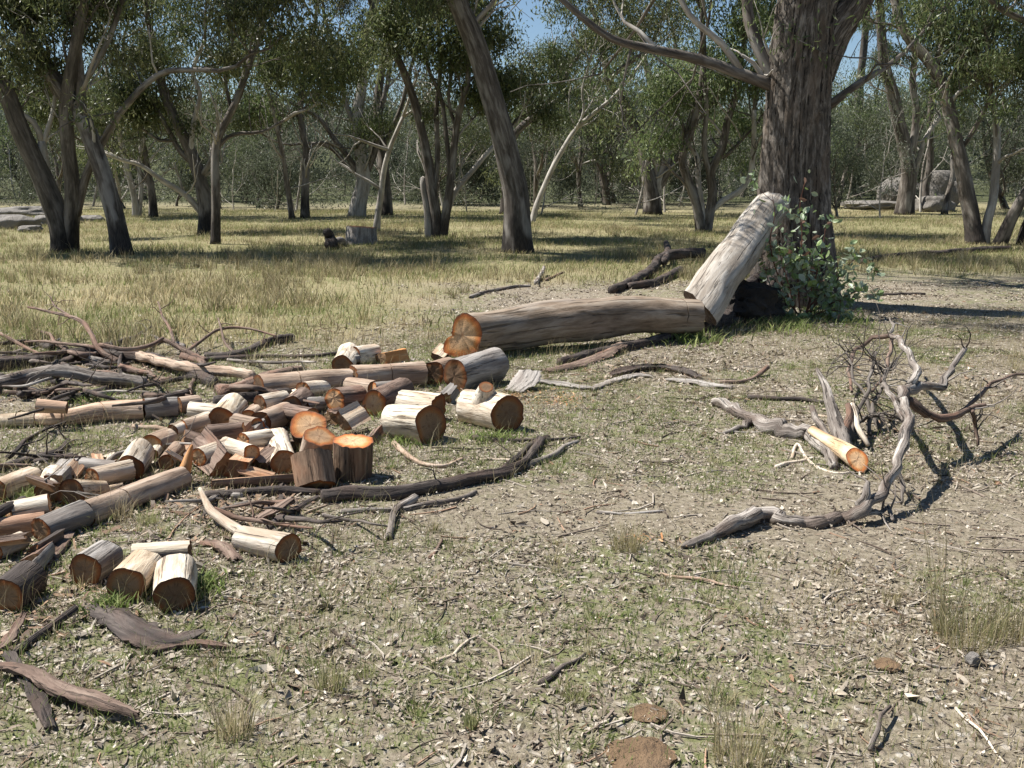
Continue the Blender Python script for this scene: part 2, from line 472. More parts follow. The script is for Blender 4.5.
def rock_mat(name, a, bcol, lich):
    m, nt, b = new_mat(name)
    tc = nt.nodes.new("ShaderNodeTexCoord"); v = tc.outputs["Object"]
    n1 = noise(nt, v, 3, 8, 0.7); n2 = noise(nt, v, 1.1, 3, 0.6)
    c = ramp(nt, n1, [(0.3, a), (0.7, bcol)])
    c = mix(nt, ramp(nt, n2, [(0.5, (0, 0, 0)), (0.62, (.6, .6, .6))]), c, lich)
    nt.links.new(c, b.inputs["Base Color"]); b.inputs["Roughness"].default_value = 0.95
    bump(nt, b, n1, 0.9, 0.15)
    return m
M['rock'] = rock_mat("granite", (.11, .10, .09), (.27, .25, .225), (.17, .155, .135))
M['clod'] = rock_mat("brown_earth_clod", (.10, .06, .03), (.24, .155, .085), (.12, .08, .05))

# ------------------------------------------------------------------ the ground: one sheet to the horizon
_b1 = gpt(560, 512); _b2 = gpt(955, 525); _b3 = gpt(640, 520)
def zones(x, y):
    x = np.asarray(x, float); y = np.asarray(y, float)
    nz = fbm(x / 1.6, y / 1.6, 41) - 0.5
    nb = fbm(x / 5, y / 5, 47) - 0.5
    straw = np.maximum(sstep(18.5, 25, y + 9 * nb - 0.12 * x), sstep(11.6, 14.5, y + 3 * nz) * sstep(0.8, -2.2, x + 0.10 * (y - 12) * 1.0 + 2.5 * nb))
    green = sstep(0.46, 0.62, fbm(x / 0.8, y / 0.8, 51)) * 0.85 + sstep(0.52, 0.68, fbm(x / 3.1, y / 3.1, 57)) * 0.6
    green = green + sstep(20, 27, y) * (.25 + .75 * sstep(0.40, 0.58, fbm(x / 9, y / 3.5, 59)))
    bare = np.zeros_like(x)
    for c, rx, ry in ((_b1, 1.0, 0.62), (_b2, 1.35, 0.75), (_b3, 0.9, 0.35)):
        d = ((x - c[0]) / rx) ** 2 + ((y - c[1]) / ry) ** 2 + 1.6 * nz
        bare = np.maximum(bare, 1 - sstep(0.55, 1.25, d))
    straw = straw * (1 - sstep(58, 76, y)); green = np.maximum(green, sstep(58, 76, y))
    return np.clip(straw, 0, 1), np.clip(green * (1 - .8 * bare), 0, 1), bare

def build_ground():
    a = np.linspace(-1, 1, 361); xs = 9 * a + 391 * np.sign(a) * np.abs(a) ** 5
    b = np.linspace(0, 1, 420); ys = -12 + 42 * b + 470 * b ** 5
    X, Y = np.meshgrid(xs, ys)
    Z = gh(X, Y)
    near = 1 - sstep(10, 22, np.hypot(X, Y))
    Z = Z + near * 0.018 * (fbm(X / 0.12, Y / 0.12, 77, 2) - 0.5)
    s, g, br = zones(X, Y)
    far = sstep(60, 82, Y); g = np.maximum(g, far); br = np.maximum(br, far)
    n, m = X.shape
    i = np.arange(n - 1)[:, None] * m; j = np.arange(m - 1)[None, :]
    F = np.stack([i + j, i + j + 1, i + m + j + 1, i + m + j], -1).reshape(-1, 4)
    mb = MB()
    mb.add(np.stack([X, Y, Z], -1).reshape(-1, 3), F, None, np.stack([s, g, br], -1).reshape(-1, 3))
    o = mb.build("ground", M['ground'])
    o["kind"] = "structure"
build_ground()

# ------------------------------------------------------------------ trees
LEAF_COLS = np.array([(.105, .138, .046), (.130, .158, .064), (.066, .088, .034), (.180, .200, .082), (.142, .152, .080)])

def leaf_cloud(mb, centers, dirs, n_each, sig, L, W, rng, cols=LEAF_COLS, droop=0.9):
    """drooping narrow leaves gathered round twig ends"""
    c = np.repeat(np.asarray(centers), n_each, axis=0)
    k = len(c)
    off = rng.normal(0, 1, (k, 3)) * np.array([1, 1, 0.75]) * sig
    off *= np.repeat(rng.uniform(.65, 1.5, (len(centers), 1)), n_each, axis=0)
    p = c + off
    d = rng.normal(0, 0.62, (k, 3)) + np.array([0, 0, -droop])
    d /= np.linalg.norm(d, axis=1)[:, None]
    q = rng.normal(0, 1, (k, 3)); w = np.cross(d, q); w /= np.linalg.norm(w, axis=1)[:, None] + 1e-9
    ll = L * rng.uniform(0.6, 1.25, (k, 1)); ww = W * rng.uniform(0.7, 1.3, (k, 1))
    nn = np.cross(d, w) * ll * 0.12
    V = np.stack([p, p + d * ll * 0.4 + w * ww * 0.5 + nn, p + d * ll, p + d * ll * 0.45 - w * ww * 0.5 + nn], 1).reshape(-1, 3)
    F = np.arange(4 * k).reshape(-1, 4)
    clump = np.repeat(rng.integers(0, len(cols), len(centers)), n_each)
    pick = np.where(rng.random(k) < 0.7, clump, rng.integers(0, len(cols), k))
    col = np.asarray(cols)[pick] * np.repeat(rng.uniform(0.75, 1.25, len(centers)), n_each)[:, None] * rng.uniform(0.8, 1.2, (k, 1))
    mb.add(V, F, None, np.repeat(col, 4, axis=0))

def grow(p, d, L, r, level, rng, tb, tips, spread=0.75, up=0.25, n=5, kids=(3, 4)):
    d = norm(d); pts = [p]; rad = [r]
    k = 4
    for i in range(k):
        d = norm(d + rng.normal(0, 0.22, 3) + np.array([0, 0, up * 0.35]))
        pts.append(pts[-1] + d * L / k)
        rad.append(r * (1 - 0.65 * (i + 1) / k))
    tube(tb, pts, rad, n if level > 0 else 4, L / 5, 0.05, rng)
    if level == 0:
        tips.append(pts[-1]); tips.append(0.5 * (pts[-2] + pts[-3]))
        return
    for i in range(rng.integers(kids[0], kids[1] + 1)):
        j = rng.integers(2, k + 1)
        dd = norm(d + spread * rng.normal(0, 0.8, 3) + np.array([0, 0, up]))
        grow(pts[j], dd, L * rng.uniform(0.5, 0.75), max(rad[j] * 0.7, 0.006), level - 1, rng, tb, tips, spread, up, n, kids)
    tips.append(pts[-1])

def traced_tree(name, label, limbs, seed, bk='gum', leaf=(0.22, 0.052), per=80, sig=0.34, sides=4, side_len=2.0, cols=LEAF_COLS, group=None, lvl=2, flare=0.3, ylean=0.18, bare=7, ridged=False):
    """limbs: list of (pixel polyline, radius px at start, radius px at end, growth beyond the end in m). The first starts on the ground."""
    rng = np.random.default_rng(seed)
    base = gpt(*limbs[0][0][0]); Y0 = base[1]
    root = tag(empty(name, base), label, "tree", group)
    known = [(limbs[0][0][0], 0.0)]
    tw = MB(); tips = []
    first = True
    for li, (pts, r0, r1, ext) in enumerate(limbs):
        s = pts[0]
        off0 = min(known, key=lambda k: math.hypot(k[0][0] - s[0], k[0][1] - s[1]))[1]
        slope = rng.uniform(-1, 1) * ylean
        q = []; rr = []
        cum = 0; lens = [0]
        for a, b in zip(pts[:-1], pts[1:]):
            cum += math.hypot(a[0] - b[0], a[1] - b[1]); lens.append(cum)
        for (px, py), l in zip(pts, lens):
            o = off0 + slope * l * Y0 / FPX
            known.append(((px, py), o))
            q.append(P(px, py, Y0 + o)); rr.append((r0 + (r1 - r0) * l / cum) * (Y0 + o) / FPX)
        if li == 0 or abs(pts[0][1] - limbs[0][0][0][1]) < 12:
            q[0] = np.array([q[0][0], q[0][1], gz(q[0][0], q[0][1]) - 0.08])
        mb = MB()
        rg_ = ridged and li < 2
        tube(mb, q, rr, 72 if rg_ else 16, 0.07 if rg_ else 0.22, 0.05, rng, ridges=30 if rg_ else 0, ridge_amp=.075 if rg_ else 0, flare=flare if li == 0 else (0.25 if pts[0][1] > limbs[0][0][0][1] - 14 else 0.0), wob=0.03)
        mb.build('trunk' if first else 'limb', M[bk if isinstance(bk, str) else bk[min(li, len(bk) - 1)]], root, base)
        first = False
        q = np.array(q); d_end = norm(q[-1] - q[-2])
        if ext > 0:
            grow(q[-1], d_end + np.array([0, 0, .1]), ext, rr[-1], lvl, rng, tw, tips, kids=(4, 5))
        if ext >= 0:
            sp, sr = spline(q, rr, 0.3)
            for _ in range(sides):
                k = rng.integers(int(len(sp) * 0.5), len(sp))
                if sp[k][2] < 2.6: continue
                d = norm(d_end * 0.6 + rng.normal(0, 0.9, 3) + np.array([0, 0, 0.35]))
                grow(sp[k], d, side_len * rng.uniform(0.6, 1.2), min(.06, max(0.015, sr[k] * 0.4)), 1, rng, tw, tips)
    # bare pale boughs winding up inside the crown
    pb = MB(); dummy = []
    for _ in range(bare):
        src = known[rng.integers(0, len(known))]
        (px, py), o = src
        if py > limbs[0][0][0][1] - 28 or py < -10: continue
        q0 = P(px, py, Y0 + o); d = norm(np.array([rng.normal(0, .8), rng.normal(0, .5), rng.uniform(.35, 1.1)]))
        pb = MB(); grow(q0, d, rng.uniform(1.2, 2.6) * (Y0 / 40) ** .6, rng.uniform(.035, .07), 1, rng, pb, dummy, .8, .2, 6, (2, 3))
        pb.build('bare_bough', M['gumpale'], root, base)
    if tw.n: tw.build('branches', M[bk if isinstance(bk, str) else bk[-1]], root, base)
    if tips:
        zmin = CAMZ + (190 - 128) / FPX * Y0
        tips = [t for t in tips if (t[2] > zmin or rng.random() < .12) and mnoise.noise(Vector(t) * .62 + Vector((seed, 3, 7))) > -.2]
        lf = MB()
        leaf_cloud(lf, tips, None, int(per * 1.25), sig, leaf[0], leaf[1], rng, cols)
        lf.build('crown', M['leaf'], root, base, smooth=False)
    return root

BIGCOL = LEAF_COLS
traced_tree("gum_tree", "massive rough-barked gum tree that the broken log leans against", [
    ([(798, 303), (797, 250), (796, 190), (796, 130), (798, 80), (803, 30), (812, -40), (815, -130)], 34.5, 25, 5),
    ([(812, 75), (832, 30), (852, 0), (880, -60), (930, -140)], 20, 9, 4.5),
    ([(786, 92), (762, 82), (735, 72), (700, 58), (655, 47), (612, 37), (580, 15), (545, -15)], 6, 2.6, 2),
    ([(778, 90), (765, 60), (752, 25), (745, -20), (735, -90)], 6.5, 4, 3),
    ([(740, 70), (722, 45), (700, 25), (682, 0), (660, -40)], 3.6, 2, 3),
    ([(826, 108), (845, 92), (865, 82), (885, 68)], 4.5, 2.5, 1.6),
], 11, bk=['big', 'big', 'gum', 'gum', 'gumpale', 'gum'], leaf=(0.13, 0.026), per=60, sig=0.3, sides=2, side_len=1.6, flare=0.3, ridged=True)

traced_tree("gum_tree", "dark forked gum tree at far left with a white limb in its fork", [
    ([(64, 252), (60, 225), (50, 195), (38, 165), (22, 130), (8, 95), (-15, 50), (-40, -20)], 11, 6, 5),
    ([(68, 245), (71, 215), (72, 185), (69, 150), (67, 110), (72, 70), (80, 20), (85, -40)], 8, 4.5, 4),
    ([(55, 208), (47, 185), (44, 160), (42, 142)], 4.5, 4, -1),
    ([(42, 142), (34, 122), (18, 112), (0, 96)], 3.2, 1.5, 1.5),
    ([(43, 145), (50, 125), (53, 105), (55, 60)], 2.5, 1.2, 1.5),
    ([(76, 215), (86, 175), (104, 140), (128, 103), (158, 74), (190, 70), (218, 71)], 4.5, 2.2, 2.2),
], 12, bk=['gumdark', 'gumdark', 'gumpale', 'gumpale', 'gumpale', 'gum'])

traced_tree("gum_tree", "grey leaning gum tree just right of the forked one at left", [
    ([(122, 254), (117, 225), (108, 190), (96, 155), (84, 125), (66, 98), (47, 68), (28, 35), (8, 0), (-25, -60)], 9, 7, 5),
    ([(84, 125), (80, 95), (78, 60), (75, 25), (68, -40)], 5, 3, 4),
    ([(70, 105), (98, 60), (112, 30), (125, -10)], 3.5, 2, 4),
], 13)

traced_tree("gum_tree", "dark wide-spreading gum tree behind the slender grey trunk", [
    ([(206, 235), (206, 210), (202, 185), (196, 166), (184, 140), (172, 115), (160, 80), (150, 30)], 7.5, 3, 4),
    ([(196, 166), (180, 150), (165, 125), (150, 98), (135, 85)], 3, 1.6, 2.5),
    ([(203, 215), (185, 195), (163, 180), (142, 165), (122, 160), (104, 153)], 3.2, 1.5, 2),
    ([(200, 180), (208, 165), (215, 150)], 3, 2, -1),
    ([(190, 158), (193, 130), (200, 95), (192, 72), (205, 40)], 2.6, 1.6, 3),
    ([(176, 140), (160, 140), (148, 133)], 1.8, 1.2, 1),
], 14, bk=['gumdark', 'gum', 'gumpale', 'gum', 'gumpale', 'gum'])

traced_tree("gum_tree", "slender grey gum trunk standing before the dark spreading tree", [
    ([(216, 244), (216, 205), (216, 170), (217, 145), (225, 125), (237, 100), (248, 65), (262, 25), (268, -30)], 4.6, 2.4, 4.5),
    ([(217, 148), (228, 138), (243, 133), (262, 131), (285, 120)], 2.3, 1.2, 2),
    ([(232, 112), (226, 80), (232, 45), (225, 0)], 2, 1.2, 3),
], 15, bk='gum', flare=.25)

traced_tree("gum_tree", "thick gum tree with many rising limbs beyond the sawn stump", [
    ([(356, 217), (359, 200), (363, 180), (360, 150), (357, 120), (362, 85), (366, 40), (380, -20)], 7.5, 3, 5),
    ([(362, 182), (350, 160), (335, 140), (318, 118), (300, 108)], 3.4, 1.6, 3),
    ([(364, 178), (375, 150), (378, 120), (388, 80), (392, 30)], 3.4, 1.8, 4),
    ([(359, 135), (345, 100), (340, 60), (325, 20)], 2.8, 1.5, 4),
    ([(352, 172), (330, 148), (311, 143), (290, 145)], 2.2, 1.2, 2),
], 16, bk=['gumpale', 'gum', 'gum', 'gum', 'gum'])

traced_tree("gum_tree", "dark straight gum trunk right behind the thick many-limbed gum", [
    ([(387, 215), (385, 180), (381, 140), (378, 100), (385, 50), (390, 0)], 5.5, 3, 4),
    ([(382, 150), (400, 110), (410, 70), (425, 20)], 2.5, 1.5, 3.5),
], 17, bk='gumdark')

traced_tree("gum_tree", "thin crooked gum with pale upper stem near the stump", [
    ([(376, 231), (378, 212), (382, 190), (385, 168), (389, 150), (396, 133), (403, 117)], 3.4, 1.8, 2),
], 18, bk='gumpale', per=24, sides=0)

traced_tree("gum_tree", "fanning multi-stemmed gum tree left of the bare leaning trunk", [
    ([(438, 238), (436, 215), (432, 190), (429, 165), (422, 130), (412, 95), (398, 60), (378, 20), (360, -30)], 5.5, 2.5, 5),
    ([(430, 236), (427, 212), (424, 192), (423, 178)], 4.2, 3.2, -1),
    ([(442, 228), (447, 205), (451, 180), (455, 150), (459, 115), (467, 85), (469, 55)], 4.6, 2.4, 4),
    ([(444, 222), (452, 200), (463, 182), (478, 163), (494, 146)], 3.2, 2.2, 2.0),
    ([(434, 200), (438, 160), (436, 110), (440, 60), (436, 0)], 2.8, 1.6, 5),
    ([(450, 185), (447, 140), (442, 100), (425, 60), (415, 0)], 2.4, 1.4, 4),
    ([(455, 148), (460, 135), (468, 124), (472, 120)], 1.4, 1.0, 1),
    ([(457, 130), (448, 100), (452, 70), (458, 35)], 1.8, 1.0, 3),
], 19, bk=['gum', 'gumpale', 'gum', 'gumpale', 'gum', 'gum', 'gumpale', 'gum'], side_len=1.7)

traced_tree("gum_tree", "tall bare gum trunk leaning left in the middle of the paddock", [
    ([(520, 252), (518, 225), (516, 195), (509, 165), (502, 135), (494, 105), (485, 72), (474, 38), (460, 5), (440, -50), (425, -120)], 13, 8, 6),
    ([(447, -30), (470, -80), (500, -140)], 6, 4, 5),
    ([(462, 8), (440, -8), (410, -20)], 2.4, 1.6, 2.5),
    ([(470, 28), (488, 8), (508, -15), (530, -30)], 2.6, 1.8, 3.5),
], 20, sides=4)

traced_tree("gum_tree", "thin pale gum sapling arching right beside the leaning trunk", [
    ([(531, 224), (537, 205), (545, 185), (554, 164), (565, 145), (576, 129), (594, 113), (612, 98), (630, 78)], 3.0, 1.5, 2.5),
    ([(575, 131), (584, 110), (583, 90), (590, 60)], 1.5, 1, 2),
], 21, bk='gumpale', per=30, flare=.2)

traced_tree("gum_tree", "distant gum with one long bough slanting over the open grass", [
    ([(505, 214), (506, 180), (512, 140), (532, 118), (555, 102), (578, 90), (603, 82), (625, 66), (645, 52)], 4.5, 2, 3),
    ([(545, 106), (560, 85), (575, 62), (590, 35)], 2.2, 1.3, 3.5),
    ([(590, 86), (596, 65), (610, 40)], 1.8, 1.1, 3),
], 22, bk='gum')

traced_tree("gum_tree", "stout vase-shaped gum tree standing on a low dark mound", [
    ([(652, 214), (652, 198), (649, 180), (643, 150), (636, 125), (622, 100), (612, 88), (600, 40)], 8, 3, 4.5),
    ([(655, 200), (662, 175), (668, 150), (664, 125), (658, 100), (650, 82), (640, 40)], 5, 2.6, 4),
    ([(658, 190), (672, 165), (687, 140), (700, 118), (720, 95)], 3.5, 2, 3),
    ([(657, 180), (655, 160), (660, 148), (650, 145)], 2.6, 1.8, -1),
    ([(668, 152), (673, 120), (680, 80), (675, 40)], 2.4, 1.5, 4),
], 23, bk=['gum', 'gumpale', 'gum', 'gumpale', 'gum'])

traced_tree("gum_tree", "crowded multi-stemmed gum tree left of the massive trunk", [
    ([(702, 232), (697, 205), (690, 185), (683, 160), (690, 135), (697, 105), (703, 65), (702, 10)], 5, 2.4, 4),
    ([(704, 230), (701, 200), (698, 178), (696, 155), (684, 140)], 4, 2, 2),
    ([(706, 222), (712, 195), (711, 172), (722, 150), (728, 122), (736, 95), (742, 55)], 5, 2.6, 4),
    ([(710, 212), (724, 200), (738, 192), (750, 178), (753, 150), (754, 110)], 3.2, 2.2, 3),
    ([(711, 180), (705, 150), (706, 110), (703, 62)], 3, 2, 3),
    ([(722, 158), (735, 148), (742, 140)], 2, 1.4, 1.5),
    ([(690, 190), (676, 175), (668, 165)], 1.8, 1.2, 1),
], 24, bk=['gum', 'gumpale', 'gum', 'gumpale', 'gum', 'gum', 'gum'], side_len=1.6)

traced_tree("gum_tree", "gum tree with a dark foot before the granite boulders", [
    ([(904, 214), (907, 190), (909, 170), (904, 145), (898, 120), (893, 95), (884, 60), (880, 10)], 8, 4, 5),
    ([(912, 185), (918, 160), (925, 140), (940, 117)], 3, 2, 2.0),
    ([(909, 168), (914, 140), (916, 110), (912, 80), (920, 30)], 4.2, 2.4, 4),
], 25, bk=['gum', 'gumpale', 'gum'])

traced_tree("gum_tree", "slim leaning gum right behind the tree by the boulders", [
    ([(924, 210), (926, 185), (930, 160), (930, 120), (935, 70), (945, 10)], 3.8, 2, 4),
], 26, bk='gumdark')

traced_tree("gum_tree", "short bare gum stem with broken top right of the boulders", [
    ([(944, 214), (948, 195), (953, 178), (953, 155)], 3, 2.4, 1.5),
], 27, bk='gum', per=20, sides=0)

traced_tree("gum_tree", "sinuous forked gum tree at right with long leaning stem", [
    ([(976, 244), (972, 220), (967, 195), (961, 165), (955, 140), (948, 110), (942, 85), (930, 62), (912, 42), (900, 20), (890, -20)], 8, 4, 4),
    ([(984, 243), (988, 222), (994, 200), (996, 165), (996, 135), (994, 112), (990, 90)], 4.6, 3, 2.5),
    ([(958, 152), (968, 140), (980, 120), (990, 95), (988, 60), (985, 20)], 2.5, 1.5, 3.5),
    ([(947, 108), (960, 92), (978, 80)], 2, 1.3, 2),
    ([(935, 70), (945, 35), (950, -10)], 3, 2, 4),
], 28, bk=['gum', 'gumpale', 'gum', 'gumpale', 'gum'], ylean=.25)

traced_tree("gum_tree", "gum tree slanting out of the frame at the right edge", [
    ([(999, 245), (1010, 222), (1022, 200), (1040, 170), (1060, 120), (1070, 50)], 6, 3.4, 5),
    ([(1024, 245), (1032, 215), (1048, 180), (1090, 100)], 7, 4, 5),
    ([(1075, 60), (1040, 30), (1005, 12), (985, -5)], 4, 2.4, 3),
], 29, bk=['gumdark', 'gumdark', 'gum'])

traced_tree("gum_tree", "straight dark gum trunk seen right of the massive tree", [
    ([(858, 196), (859, 170), (860, 140), (859, 100), (864, 50), (868, 0)], 5, 3, 5),
    ([(860, 165), (880, 150), (885, 130), (876, 100)], 2.5, 1.5, 3),
], 30, bk='gumdark')

traced_tree("gum_tree", "slim dark gum beyond the stump at centre left", [
    ([(305, 218), (306, 180), (306, 150), (300, 110), (308, 60)], 4.2, 2.4, 4),
    ([(306, 150), (322, 142), (340, 148)], 1.6, 1, 1.5),
], 31, bk='gumdark')

traced_tree("gum_tree", "slim gum leaning left beyond the thick many-limbed tree", [
    ([(292, 219), (288, 190), (284, 160), (275, 120), (262, 70)], 2.8, 1.6, 4),
], 32, bk='gum')
traced_tree("gum_tree", "dark trunk between the forked gum and the spreading one", [
    ([(153, 217), (152, 195), (146, 165), (140, 130), (128, 80)], 4.0, 2.2, 4),
    ([(150, 185), (138, 170), (124, 158), (110, 150)], 1.8, 1, 1.5),
], 33, bk='gumdark')
traced_tree("gum_tree", "twin-stemmed grey gum deep behind the leaning left trunk", [
    ([(136, 217), (134, 195), (128, 170), (120, 140), (112, 90)], 3.2, 1.8, 4),
    ([(138, 215), (141, 190), (140, 160), (146, 120)], 2.4, 1.4, 3),
], 34, bk='gumpale')
traced_tree("gum_tree", "bushy gum behind the arching pale sapling", [
    ([(607, 205), (604, 180), (598, 160), (590, 140), (580, 110)], 3.4, 2, 3),
    ([(605, 185), (612, 165), (608, 140), (615, 110)], 2.4, 1.4, 3),
], 35, bk='gumdark')

# background wood: variants grown at the origin, then copied
def variant(name, seed, H, r, lean, nl, leaf, per, sig, bk, low=0.35, cols=LEAF_COLS):
    rng = np.random.default_rng(seed)
    root = empty(name, (0, 0, 0))
    mb = MB(); tw = MB(); tips = []
    pts = [np.array([0, 0, -0.3])]
    d = norm([lean * rng.uniform(-1, 1), lean * rng.uniform(-1, 1), 1])
    k = 5; rad = [r]
    for i in range(k):
        d = norm(d + rng.normal(0, 0.12, 3) + np.array([0, 0, .08]))
        pts.append(pts[-1] + d * H * 0.55 / k); rad.append(r * (1 - 0.5 * (i + 1) / k))
    tube(mb, pts, rad, 9, 0.4, 0.07, rng, flare=0.5)
    for i in range(nl):
        j = rng.integers(2, k + 1) if rng.random() > low else rng.integers(1, 3)
        a = rng.uniform(0, 6.28)
        dd = np.array([math.cos(a) * 0.75, math.sin(a) * 0.75, rng.uniform(0.5, 1.2)])
        grow(pts[j], dd, H * rng.uniform(0.28, 0.42), rad[j] * 0.55, 2, rng, tw, tips, kids=(3, 4), n=5)
    grow(pts[-1], d, H * 0.4, rad[-1], 2, rng, tw, tips)
    t = mb.build('trunk', M[bk], root); tw.build('branches', M[bk], root)
    lf = MB(); leaf_cloud(lf, tips, None, per, sig, leaf[0], leaf[1], rng, cols)
    lf.build('crown', M['leaf'], root, smooth=False)
    return root

GREY = np.array([(.075, .088, .058), (.09, .10, .068), (.06, .072, .045), (.10, .112, .07)])
VAR = [
    (variant("gum_tree", 101, 11, .24, .25, 5, (.30, .085), 24, .5, 'gumdark'), "dark-trunked gum tree in the far wood behind the paddock"),
    (variant("gum_tree", 102, 13, .20, .2, 5, (.30, .085), 24, .5, 'gum'), "tall grey gum tree in the far wood behind the paddock"),
    (variant("gum_tree", 103, 9, .17, .4, 6, (.28, .08), 26, .5, 'gumpale', .5), "pale leaning gum tree in the far wood behind the paddock"),
    (variant("gum_tree", 104, 8, .15, .3, 7, (.28, .08), 26, .5, 'gum', .7, GREY * 1.25), "low bushy grey-green gum in the far wood behind the paddock"),
    (variant("gum_tree", 105, 12, .26, .3, 6, (.30, .085), 24, .52, 'gumdark', .3, GREY * 1.25), "broad dark gum with grey-green crown in the far wood"),
]
SHR = (variant("wattle_bush", 106, 4.2, .07, .5, 9, (.2, .06), 22, .42, 'twig', .9, GREY * 1.25), "bushy grey-green wattle shrub under the far gum trees")
rng = np.random.default_rng(7)
spots = []
def place_wood(count, y0, y1, minsep, kinds):
    n = 0; tries = 0
    while n < count and tries < 5000:
        tries += 1
        y = rng.uniform(y0, y1); x = rng.uniform(-0.62, 0.62) * y
        if any((x - a) ** 2 + (y - b) ** 2 < minsep ** 2 for a, b in spots): continue
        spots.append((x, y)); n += 1
        yield n, x, y, kinds[rng.integers(0, len(kinds))]
done = set()
def put(src, label, cat, group, x, y, s):
    if src.name in done: o = copy_tree(src)
    else: o = src; done.add(src.name)
    o.location = (x, y, gz(x, y)); o.rotation_euler = (0, 0, rng.uniform(0, 6.28)); o.scale = (s, s, s)
    tag(o, label, cat, group)
for i, x, y, (src, lab) in place_wood(30, 56, 80, 3.0, VAR):
    put(src, lab, "tree", "trees of the far wood", x, y, rng.uniform(.5, .85))
for i, x, y, (src, lab) in place_wood(46, 80, 120, 3.4, VAR):
    put(src, lab, "tree", "trees of the far wood", x, y, rng.uniform(.6, .95))
for i, x, y, (src, lab) in place_wood(40, 62, 100, 1.8, [SHR]):
    put(src, lab, "shrub", "shrubs under the far wood", x, y, rng.uniform(.7, 1.3))

POLE = (variant("gum_sapling", 107, 7.5, .06, .5, 4, (.2, .05), 12, .35, 'gumpale', .2, GREY * 1.4), "thin pale gum sapling among the shrubs of the far wood")
for i, x, y, (src, lab) in place_wood(60, 54, 95, 1.5, [POLE]):
    put(src, lab, "tree", "thin saplings of the far wood", x, y, rng.uniform(.6, 1.3))
def undergrowth():
    rg = np.random.default_rng(15)
    n = 950
    y = rg.uniform(60, 112, n); x = rg.uniform(-0.62, 0.62, n) * y
    k = fbm(x / 5, y / 5, 141) + rg.normal(0, .06, n) > .44
    k &= ~((y < 92) & (np.abs(512 + x / y * FPX - 912) < 62))
    x, y = x[k], y[k]
    z = gh(x, y) + rg.uniform(.1, 1.0, len(x)) * (.6 + 1.6 * fbm(x / 4, y / 4, 143))
    lf = MB(); leaf_cloud(lf, np.stack([x, y, z], 1), None, 55, .5, .22, .06, rg, np.vstack([GREY * 1.1, GREY * .8, np.array([[.12, .11, .075]])]), -.2)
    tag(lf.build("undergrowth", M['leaf'], smooth=False), "grey-green undergrowth filling the ground beneath the far wood", "undergrowth", kind="stuff")
undergrowth()

# the wooded hill beyond, one mass of foliage
def hill_wood():
    rg = np.random.default_rng(5)
    n = 900
    y = rg.uniform(130, 290, n); x = rg.uniform(-0.65, 0.65, n) * y
    z = gh(x, y) + rg.uniform(1.5, 8.0, n)
    lf = MB()
    leaf_cloud(lf, np.stack([x, y, z], 1), None, 70, 1.7, 1.0, 0.5, rg, GREY * 1.1, 0.3)
    o = lf.build("distant_woodland", M['leaf'], smooth=False)
    tag(o, "grey-green wooded hillside closing the view behind the gums", "woodland", kind="stuff")
hill_wood()

# ------------------------------------------------------------------ sawn logs
def sec_round(n=30):
    t = np.linspace(0, 2 * np.pi, n, endpoint=False)
    return np.stack([np.cos(t), np.sin(t)], 1), np.zeros(n, int)
def sec_half(n=18, f=7):
    """half log, flat split side along +x (up when roll is 0)"""
    t = np.linspace(np.pi / 2, 3 * np.pi / 2, n)
    a = np.stack([np.cos(t) + .35, np.sin(t)], 1)
    k = np.linspace(-1, 1, f)[1:-1]
    b = np.stack([np.full(f - 2, .35) + .05 * np.cos(k * 5), k], 1)
    return np.vstack([a, b]), np.r_[np.zeros(n - 1, int), np.ones(f - 1, int)]
def sec_wedge(n=12, f=5, ang=1.75):
    """split wedge: bark on the arc below, two split faces meeting in a ridge on top"""
    t = np.linspace(np.pi - ang / 2, np.pi + ang / 2, n)
    a = np.stack([np.cos(t) * 1.5 + .8, np.sin(t) * 1.5], 1)
    e1 = np.linspace(a[-1], [.8, 0], f + 1)[1:]
    e2 = np.linspace([.8, 0], a[0], f + 1)[1:-1]
    return np.vstack([a, e1, e2]), np.r_[np.zeros(n - 1, int), np.ones(2 * f, int)]
SECS = {'round': sec_round, 'half': sec_half, 'wedge': sec_wedge}

def place_axis(p1, p2, r1, r2, h1, h2, rest):
    w = r1 * mpp(gpt(*p1))
    for _ in range(4):
        a = gpt(p1[0], p1[1], w * rest if h1 is None else h1); w = r1 * mpp(a)
    w2 = r2 * mpp(gpt(*p2))
    for _ in range(4):
        if isinstance(h2, str):
            b = P(p2[0], p2[1], a[1] + float(h2[1:]))
        else:
            b = gpt(p2[0], p2[1], w2 * rest if h2 is None else h2)
        w2 = r2 * mpp(b)
    return a, b, w, w2

